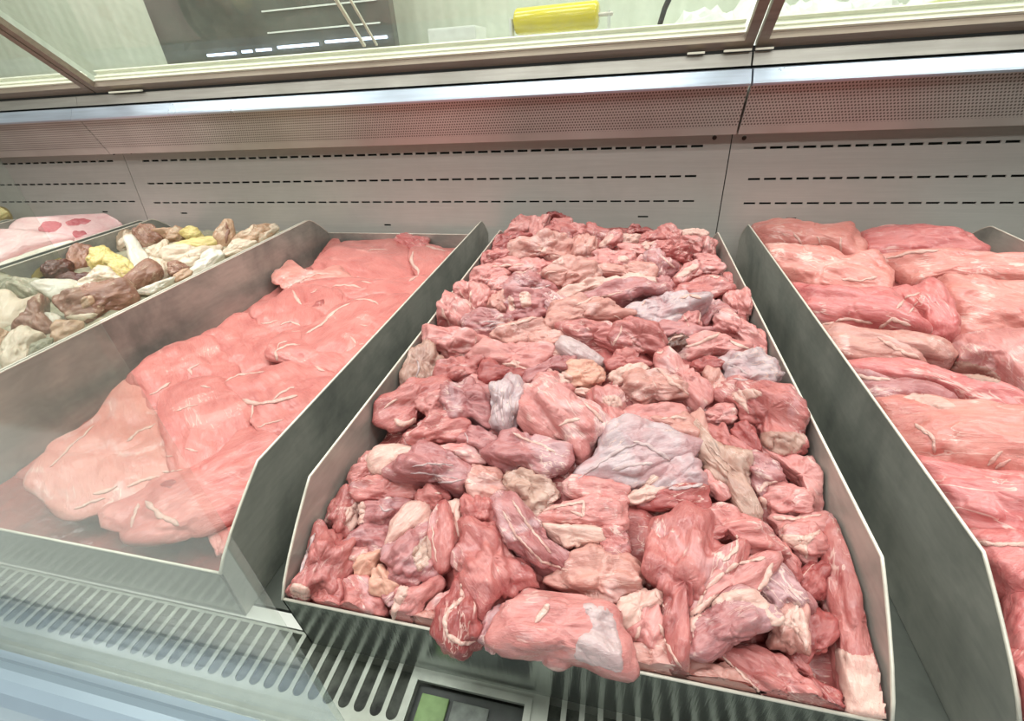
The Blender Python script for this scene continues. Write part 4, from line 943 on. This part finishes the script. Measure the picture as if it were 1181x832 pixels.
C('J', [(110,520),(60,560),(-60,560),(-140,600),(-130,650),(0,690),(100,620)], 't', dz=-.01)
C('J', [(10,660),(60,610),(140,600),(190,620),(230,680),(300,740),(200,735),(60,700)], 't', 'tan meat chunk tucked behind the front lip, right of the pointed tip')
a = C('J', [(140,560),(240,550),(320,590),(400,640),(500,730),(560,780),(570,801),(460,790),(380,770),(280,720),(200,640)], 'r', 'long slanting red meat chunk with a pale tip behind the front lip, front right', T=.5); strip(a, 'J', [(150,575),(220,640),(300,720)], 3)
a = C('J', [(500,200),(540,160),(590,210),(640,330),(700,480),(720,570),(722,700),(700,860),(600,860),(560,700),(540,540),(510,440),(500,310)], 'r', 'long red meat piece with a pale fat covered lower end, front right of middle tray', T=.5, rough=.6)
patch(a, 'J', [(540,560),(620,580),(700,570),(722,640),(730,760),(740,870),(600,870),(560,700)])
# ------------------------------------------------------------------ left tray: flat slices
def L(crop, pts, mat='c', label=None, **k):
    k.setdefault('T', .085); k.setdefault('tilt', .06); k.setdefault('Td', .005); k.setdefault('rough', 1.1); k.setdefault('grow', 1.12); k.setdefault('e', .62); k.setdefault('maxT', .013)
    return piece('L', crop, pts, mat, label=label, name='meat_slice', **k)
a = L('O', [(430,180),(500,120),(620,100),(800,90),(900,130),(1010,220),(960,310),(800,340),(600,330),(470,300),(340,250)], 'c', 'broad pink meat slice at the back of the sliced meat tray'); strip(a, 'O', [(905,155),(890,210),(930,260),(940,300),(880,335)], 5)
L('O', [(310,250),(360,170),(420,90),(460,90),(470,150),(420,190),(350,250)], 'c', 'narrow raised pink slice end in the back left corner of the sliced meat tray', dz=.01)
L('O', [(800,90),(870,75),(980,90),(975,150),(890,140)], 'q', 'small rolled red slice at the back right of the sliced meat tray', T=.4, dz=.006)
a = L('O', [(900,150),(980,120),(1100,150),(1130,200),(1060,290),(960,310),(930,290),(890,210)], 'c', 'pink slice against the right wall at the back of the sliced meat tray'); strip(a, 'O', [(985,120),(1050,140),(1100,155)], 5)
a = L('O', [(230,360),(440,320),(600,320),(800,350),(960,310),(960,400),(900,460),(700,450),(500,440),(380,400)], 'c', 'wide pink slice below the broad back slice in the sliced meat tray')
strip(a, 'O', [(430,365),(500,350),(600,370)], 4); strip(a, 'O', [(600,330),(660,340)], 3)
a = L('O', [(110,270),(200,220),(240,270),(330,280),(460,270),(540,330),(400,345),(290,350),(160,380),(110,350)], 'cp', 'curled pale pink slice edge against the left wall of the sliced meat tray', dz=.012, T=.3); strip(a, 'O', [(160,375),(250,320),(340,285),(450,290)], 3.5)
a = L('O', [(0,600),(-20,500),(80,440),(180,380),(250,370),(380,400),(470,420),(520,470),(400,560),(280,640),(170,640),(60,640)], 'c', 'pink slice with a bright red nick and white fat lines, in the sliced meat tray', dz=.004)
strip(a, 'O', [(190,385),(215,430),(245,470)], 4); strip(a, 'O', [(0,585),(50,580),(100,565)], 3); patch(a, 'O', [(285,495),(330,460),(375,430),(380,465),(330,480)], 'd', 'red_nick', .0006, 'bright red nick')
a = L('O', [(280,640),(380,560),(520,465),(700,430),(850,440),(900,500),(760,620),(650,720),(500,780),(330,740)], 'c', 'pink slice edged by a long white diagonal fat line in the sliced meat tray', dz=.007)
strip(a, 'O', [(285,635),(360,590),(440,510),(530,462)], 5); strip(a, 'O', [(560,440),(650,440),(700,470)], 3.4); strip(a, 'O', [(540,660),(570,700),(620,705)], 3.4)
a = L('P', [(380,70),(470,0),(560,-60),(700,-40),(760,60),(720,150),(650,200),(520,230),(430,150)], 'c', 'pink slice with two short dark slits, middle of the sliced meat tray'); 
a = L('P', [(720,130),(740,60),(850,0),(1000,20),(1160,60),(1160,130),(1050,190),(960,240),(830,170)], 'c', 'pink slice with a curled white fat mark, right side of the sliced meat tray', dz=.004); strip(a, 'P', [(730,150),(725,100),(780,75),(840,70)], 4); strip(a, 'P', [(900,165),(930,190),(960,195)], 4)
a = L('P', [(50,240),(110,180),(230,100),(330,60),(430,60),(520,150),(500,260),(330,300),(180,370),(110,310)], 'c', 'large pink slice against the left wall, middle of the sliced meat tray', dz=.006); strip(a, 'P', [(330,215),(320,185),(370,160)], 3.4)
a = L('P', [(500,250),(660,190),(830,170),(960,210),(1050,260),(950,370),(800,470),(740,490),(600,450),(570,340)], 'c', 'pink slice crossed by white fat streaks above the dark gap, right side', dz=.006)
strip(a, 'P', [(485,245),(560,215),(670,200)], 4.5); strip(a, 'P', [(560,330),(640,350),(720,340),(830,310)], 6); strip(a, 'P', [(710,330),(760,290),(815,270)], 3.4)
a = L('P', [(180,370),(250,280),(480,260),(600,340),(600,450),(560,500),(480,580),(380,690),(290,700),(230,600),(200,480)], 'c', 'red pink slice left of the dark crack in the sliced meat tray', dz=.008); strip(a, 'P', [(255,385),(310,365),(360,355)], 3)
L('Q', [(770,640),(850,610),(920,590),(1000,560),(960,700),(900,790),(830,720),(800,720)], 'c', 'small slice end in the front right corner of the sliced meat tray', dz=-.004)
a = L('Q', [(350,540),(470,480),(560,420),(700,380),(820,300),(910,210),(1040,200),(1080,330),(1010,470),(960,570),(900,560),(780,620),(660,650),(500,660),(420,620)], 'c', 'smooth front pink slice lying over the red juice, right of the pale front slice', dz=.004)
strip(a, 'Q', [(500,500),(560,560),(640,600)], 5); strip(a, 'Q', [(470,510),(450,570),(440,610)], 4); patch(a, 'Q', [(560,430),(600,410),(630,420),(600,445)], 'd', 'red_nick', .0006)
a = L('Q', [(50,430),(70,350),(150,250),(280,170),(360,60),(450,0),(540,90),(570,180),(600,230),(600,330),(660,380),(560,430),(470,480),(330,530),(220,560),(120,520),(70,460)], 'cp', 'large pale pink slice with its rim in the juice, front left of the sliced meat', dz=.010)
strip(a, 'Q', [(420,250),(470,210),(540,180)], 4); strip(a, 'Q', [(280,470),(330,460),(380,440)], 4); strip(a, 'Q', [(420,440),(500,410),(560,395)], 4); strip(a, 'Q', [(570,380),(610,375),(650,372)], 3.4); strip(a, 'Q', [(200,540),(280,500),(330,490)], 3); strip(a, 'Q', [(100,360),(200,260),(290,180)], 2.5)
for q in ([(640,150),(700,140),(760,148)], [(120,590),(180,570),(240,590)], [(590,590),(640,600)], [(95,740),(110,700),(160,690)], [(300,400),(340,380)]): strip(a, 'O', q, 3)
for q in ([(130,310),(180,280),(230,250)], [(800,10),(840,10)], [(860,20),(900,0)], [(370,265),(420,275)], [(640,460),(700,440),(760,425)], [(620,350),(610,420)], [(300,560),(360,575)], [(200,590),(240,600)]): strip(a, 'P', q, 3)
# ------------------------------------------------------------------ right tray: long whole cuts
def R(crop, pts, mat='q', label=None, **k):
    k.setdefault('T', .5); k.setdefault('rough', .45); k.setdefault('tilt', .4); k.setdefault('maxT', .034); k.setdefault('e', .66); k.setdefault('grow', 1.1)
    return piece('R', crop, pts, mat, label=label, name='whole_meat_cut', **k)
a = R('R', [(30,90),(100,75),(200,80),(300,100),(430,95),(480,140),(495,230),(420,235),(330,195),(200,190),(110,185),(70,170)], 'o', 'tan orange marbled meat cut at the back left of the right tray', dz=-.014)
for q in ([(200,100),(240,160),(250,190)], [(300,120),(330,170)], [(400,120),(410,190)]): strip(a, 'R', q, 2.4)
a = R('R', [(480,140),(560,110),(700,100),(860,120),(960,160),(1000,215),(800,240),(600,240),(500,220)], 'q', 'glossy rose red meat cut at the back centre of the right tray', dz=-.010); strip(a, 'R', [(600,215),(700,190),(820,180)], 3)
a = R('R', [(530,230),(800,225),(1000,220),(1181,230),(1300,240),(1300,350),(1050,350),(830,330),(700,350),(650,290)], 'o', 'long orange pink meat cut reaching the right edge, second row from the back')
a = R('R', [(60,195),(200,185),(330,195),(430,235),(540,230),(600,290),(590,370),(500,380),(370,385),(250,350),(150,300)], 'o', 'thick pale orange meat cut, second row from the back, left side of right tray'); strip(a, 'R', [(400,300),(480,310),(560,290)], 3)
a = R('R', [(580,380),(700,350),(800,350),(870,480),(880,560),(820,580),(740,560),(730,500),(640,440)], 'q', 'short rose meat cut set crosswise in the middle of the right tray')
for q in ([(640,430),(680,380),(740,360)], [(690,450),(730,400)]): strip(a, 'R', q, 3)
a = R('R', [(200,350),(370,385),(570,385),(650,430),(740,520),(740,550),(560,540),(400,520),(300,500),(200,420)], 'q', 'rose meat cut with pale marbled end, third row, left side of right tray')
for q in ([(560,520),(620,470),(700,500)], [(320,500),(420,470),(540,490)]): strip(a, 'R', q, 4)
a = R('R', [(810,340),(900,330),(1050,350),(1200,360),(1300,380),(1300,540),(1080,555),(900,555),(850,430)], 'o', 'wide orange tan meat cut at the right edge, third row from the back')
a = R('R', [(300,520),(420,530),(560,545),(740,560),(860,590),(850,650),(800,660),(730,640),(740,690),(560,680),(420,660),(320,620)], 't', 'greyish pink meat cut with a white seam above the dark hollow of the right tray'); strip(a, 'R', [(560,550),(640,600),(740,640)], 3.4)
a = R('R', [(870,600),(950,560),(1181,560),(1300,580),(1300,860),(1181,860),(1080,760),(1000,700),(900,680),(880,640)], 'p', 'pink meat cut with a torn grey brown end at the right edge'); patch(a, 'R', [(840,690),(900,650),(1000,670),(1060,700),(1080,740),(980,730),(900,700)], 'g', 'torn_end', .001, 'torn grey brown end')
a = R('S', [(130,90),(350,90),(550,110),(750,150),(900,200),(1060,290),(1060,370),(900,350),(760,300),(600,220),(430,180),(260,160)], 'q', 'long red meat cut slanting to the right edge below the dark hollow')
a = R('S', [(160,120),(330,180),(480,190),(620,230),(720,290),(620,310),(480,300),(300,310),(200,230)], 'l', 'lilac pink meat cut with a glossy pale fold, left wall of the right tray'); patch(a, 'S', [(470,240),(560,225),(680,260),(720,290),(640,300),(560,270)], 'f', 'pale_fold'); strip(a, 'S', [(190,120),(280,150),(400,160)], 4)
a = R('S', [(280,310),(480,290),(700,310),(900,340),(1100,380),(1200,400),(1200,680),(1000,670),(800,630),(560,600),(450,580),(340,450)], 'o', 'very thick pale pink meat cut with fibrous sheen spanning the right tray')
for q in ([(570,400),(610,440),(615,510)], [(520,370),(580,420)], [(870,570),(940,500)], [(900,590),(980,540)]): strip(a, 'S', q, 3.4)
a = R('T', [(40,100),(160,120),(300,150),(500,180),(500,320),(300,330),(200,300),(110,220)], 'q', 'long rose meat cut below the very thick pale one in the right tray')
a = R('T', [(200,310),(403,310),(520,330),(520,480),(400,500),(330,480),(250,390)], 'q', 'rose meat cut with a white seam beside the bend of the right tray wall'); strip(a, 'T', [(260,315),(330,322),(420,320)], 4)
R('T', [(340,470),(520,470),(540,640),(420,660),(340,640)], 'q', 'rose red meat cut at the right edge, second from the bottom corner')
R('T', [(330,650),(520,650),(560,850),(330,870)], 'q', 'rose red meat cut in the bottom right corner of the photo')
# ------------------------------------------------------------------ offal tray
def F(crop, pts, mat='ot', label=None, **k):
    k.setdefault('T', .4); k.setdefault('maxT', .022); k.setdefault('rough', .7); k.setdefault('tilt', .5)
    return piece('F', crop, pts, mat, label=label, name='offal_piece', **k)
F('V', [(480,150),(560,130),(600,150),(600,190),(530,190)], 'oy', 'small pale yellow offal piece at the back rim of the offal tray')
F('V', [(180,150),(240,120),(300,130),(380,200),(330,220),(270,260),(220,220)], 'ob', 'reddish tan offal piece at the back left of the offal tray')
F('V', [(300,150),(420,140),(460,130),(500,160),(480,200),(400,215),(380,180)], 'ot', 'tan wrinkled offal piece at the back, left of the yellow one')
F('V', [(370,260),(480,210),(600,190),(680,200),(690,230),(580,260),(400,280)], 'oy', 'long ochre yellow offal piece in front of the upright cone')
F('V', [(810,190),(880,140),(980,120),(1040,130),(1020,180),(900,220),(820,210)], 'ot', 'folded tan offal piece in the back right corner of the offal tray')
F('V', [(960,190),(1040,110),(1080,130),(1000,190)], 'oc', 'pale cream offal tip at the back right rim')
a = F('V', [(680,190),(720,110),(755,75),(790,100),(805,170),(790,230),(740,250),(700,230)], 'ot', 'upright pinkish tan cone shaped offal piece standing at the back', tilt=.9, T=.5, rough=.4, dz=.006); strip(a, 'V', [(755,85),(765,150),(755,220)], 3, 'ob', 'dark_fold')
F('V', [(740,280),(810,220),(930,210),(900,250),(800,290)], 'oc', 'cream offal piece at the right wall below the upright cone')
F('V', [(400,280),(600,260),(700,250),(660,300),(560,360),(440,380),(400,340)], 'oc', 'broad pinkish cream offal piece in the centre back of the offal tray')
F('V', [(530,420),(570,350),(660,270),(740,290),(700,330),(620,390)], 'ow', 'feather shaped white offal piece against the right wall')
F('V', [(270,260),(380,205),(385,260),(340,310),(290,300)], 'oc', 'cream triangular offal piece right of the white slab')
F('V', [(60,210),(90,160),(150,150),(190,190),(150,240),(90,260)], 'oc', 'round cream knob beside the upper end of the white slab')
F('V', [(130,200),(180,180),(240,260),(280,310),(190,390),(160,320),(150,260)], 'ow', 'smooth white slab slanting down in the offal tray', T=.3, rough=.3, dz=.004)
F('V', [(400,380),(430,350),(520,370),(500,410),(420,420)], 'ob', 'small brown offal piece between cream ones near the right wall')
F('V', [(430,430),(500,380),(540,400),(520,430),(450,460)], 'ot', 'small tan offal piece on the right wall of the offal tray')
F('V', [(280,310),(390,350),(390,430),(350,440),(350,380)], 'oc', 'cream strip running down beside the brown slab')
F('V', [(190,520),(290,490),(400,440),(430,440),(380,480),(300,530)], 'ow', 'white crescent shaped offal piece on the right rim')
a = F('V', [(130,460),(200,400),(280,335),(350,390),(340,430),(260,480),(180,510)], 'ob', 'smooth brown slab of offal with a cut front edge', T=.5, rough=.3, dz=.004)
F('U', [(60,110),(150,50),(290,0),(320,10),(240,70),(100,120)], 'oy', 'long pale yellow white offal strip by the left wall')
F('W', [(350,250),(410,230),(450,250),(420,330),(340,340)], 'ob', 'orange brown offal lump left of the yellow curls')
F('U', [(420,130),(550,110),(680,110),(620,170),(540,180)], 'od', 'dark purple offal piece in front of the brown lumps')
F('U', [(310,50),(400,20),(500,20),(500,80),(400,130),(340,110)], 'od', 'dark red brown glossy offal lump by the left wall')
F('W', [(420,290),(480,240),(540,270),(530,310),(470,330)], 'oy', 'yellow curl of fat, left one of the three yellow curls')
F('W', [(500,300),(540,270),(620,300),(620,340),(520,320)], 'oy', 'yellow curl of fat, right one of the three yellow curls')
F('W', [(520,330),(600,330),(640,360),(580,380),(530,360)], 'oy', 'yellow curl of fat, lowest of the three yellow curls')
F('U', [(580,190),(680,110),(770,70),(880,140),(900,170),(760,180),(640,220)], 'oc', 'pinkish cream offal piece above the big mottled brown one')
F('U', [(-80,130),(60,120),(150,160),(60,240),(-80,250)], 'og', 'grey green offal piece at the left edge of the photo')
F('U', [(70,200),(150,150),(300,180),(400,290),(330,300),(200,290)], 'og', 'grey green wavy offal piece left of the flat white slab')
F('U', [(260,190),(330,160),(540,160),(600,210),(500,260),(410,290)], 'ow', 'flat white slab lying crosswise in the offal tray', rough=.3, T=.3)
a = F('U', [(430,300),(500,260),(650,220),(820,180),(940,180),(970,240),(980,290),(880,370),(720,420),(560,450),(470,400)], 'ob', 'big mottled brown and tan offal piece against the right wall', dz=.004); patch(a, 'U', [(600,290),(660,260),(700,300),(680,340),(610,350)], 'ot', 'tan_patch'); patch(a, 'U', [(480,420),(580,400),(720,400),(640,440),(560,450)], 'oc', 'cream_edge')
F('U', [(-60,270),(80,250),(170,310),(290,280),(240,350),(180,430),(110,490),(-60,500)], 'oc', 'large pale cream green offal sheet at the left edge', T=.2, rough=.4)
F('U', [(-80,500),(20,520),(80,560),(20,660),(-80,700)], 'ot', 'tan offal piece at the left edge below the cream sheet')
F('U', [(400,520),(480,470),(600,470),(560,550),(440,600)], 'ot', 'grey tan offal piece on the right rim, in front of the mottled one')
F('U', [(330,400),(400,400),(450,440),(390,480),(340,440)], 'ow', 'small white offal piece between the taupe and mottled ones')
F('U', [(130,490),(200,400),(270,300),(340,310),(330,420),(400,490),(420,560),(300,560),(200,520)], 'ob', 'taupe offal piece folded over in front of the cream sheet')
F('U', [(20,680),(80,560),(180,520),(300,570),(220,650),(210,740),(100,790),(40,800)], 'oc', 'cream and tan offal piece near the bottom left corner of the offal tray')
F('U', [(210,720),(260,620),(370,590),(360,650),(290,690)], 'og', 'dark grey green offal piece on the right rim near the front')
# ------------------------------------------------------------------ far left trays
def B(crop, pts, mat='b', label=None, tr='B', **k):
    k.setdefault('T', .4); k.setdefault('maxT', .02); k.setdefault('rough', .3); k.setdefault('tilt', .45); k.setdefault('e', .65)
    return piece(tr, crop, pts, mat, label=label, name='belly_slab', **k)
a = B('W', [(70,150),(110,110),(200,100),(300,90),(440,85),(540,85),(570,120),(430,190),(300,200),(180,180),(90,180)], 'b', 'white pink belly slab with three red lean patches in the far left tray')
patch(a, 'W', [(180,140),(220,105),(290,115),(270,150),(200,165)], 'br', 'lean_patch'); patch(a, 'W', [(315,110),(370,95),(440,98),(400,120),(330,125)], 'br', 'lean_patch'); patch(a, 'W', [(350,155),(400,150),(420,175),(370,190)], 'br', 'lean_patch')
a = B('W', [(-40,300),(0,170),(70,160),(200,180),(300,190),(310,210),(150,260),(0,320),(-30,330)], 'b', 'plain pale pink belly slab at the left edge of the photo')
B('W', [(-30,360),(0,320),(150,262),(300,215),(330,222),(200,290),(0,345)], 'ow', 'thin white belly strip along the right wall of the far left tray')
B('W', [(0,50),(60,35),(105,50),(100,70),(0,95),(-30,90)], 'oy', 'pale yellow piece at the far left edge near the rear panel', tr='Y')
finish_parts()
# ------------------------------------------------------------------ labels for the pieces that have none
ORD = ['first', 'second', 'third', 'fourth', 'fifth', 'sixth', 'seventh', 'eighth', 'ninth', 'tenth', 'eleventh', 'twelfth', 'thirteenth', 'fourteenth', 'fifteenth', 'sixteenth', 'seventeenth', 'eighteenth', 'nineteenth', 'twentieth']
NM = dict(p='pink', r='red', t='tan', d='deep red', l='mauve', f='cream fatty', g='grey tan', m='silvery', w='pale', y='orange tan')
cen = [r for r in PIECES if r['tray'] == 'C']
rowsN = 16; order = sorted(cen, key=lambda r: -r['img'][1]); per = math.ceil(len(order)/rowsN)
for k in range(rowsN):
    row = sorted(order[k*per:(k+1)*per], key=lambda r: r['img'][0])
    for j, r in enumerate(row):
        if not r['label']:
            sz = 'large ' if r['size'] > .062 else 'small ' if r['size'] < .03 else ''
            r['o']['label'] = '%s%s meat chunk, middle tray, %s row from the front, %s from the left' % (sz, NM.get(r['mat'], 'pink'), ORD[k], ORD[j])
for r in PIECES:
    r['o']['category'] = 'meat'
    r['o']['group'] = {'C': 'boneless meat chunks in the middle tray', 'L': 'flat meat slices', 'R': 'long whole meat cuts in the right tray', 'F': 'offal pieces', 'B': 'belly slabs', 'Y': 'belly slabs'}[r['tray']]
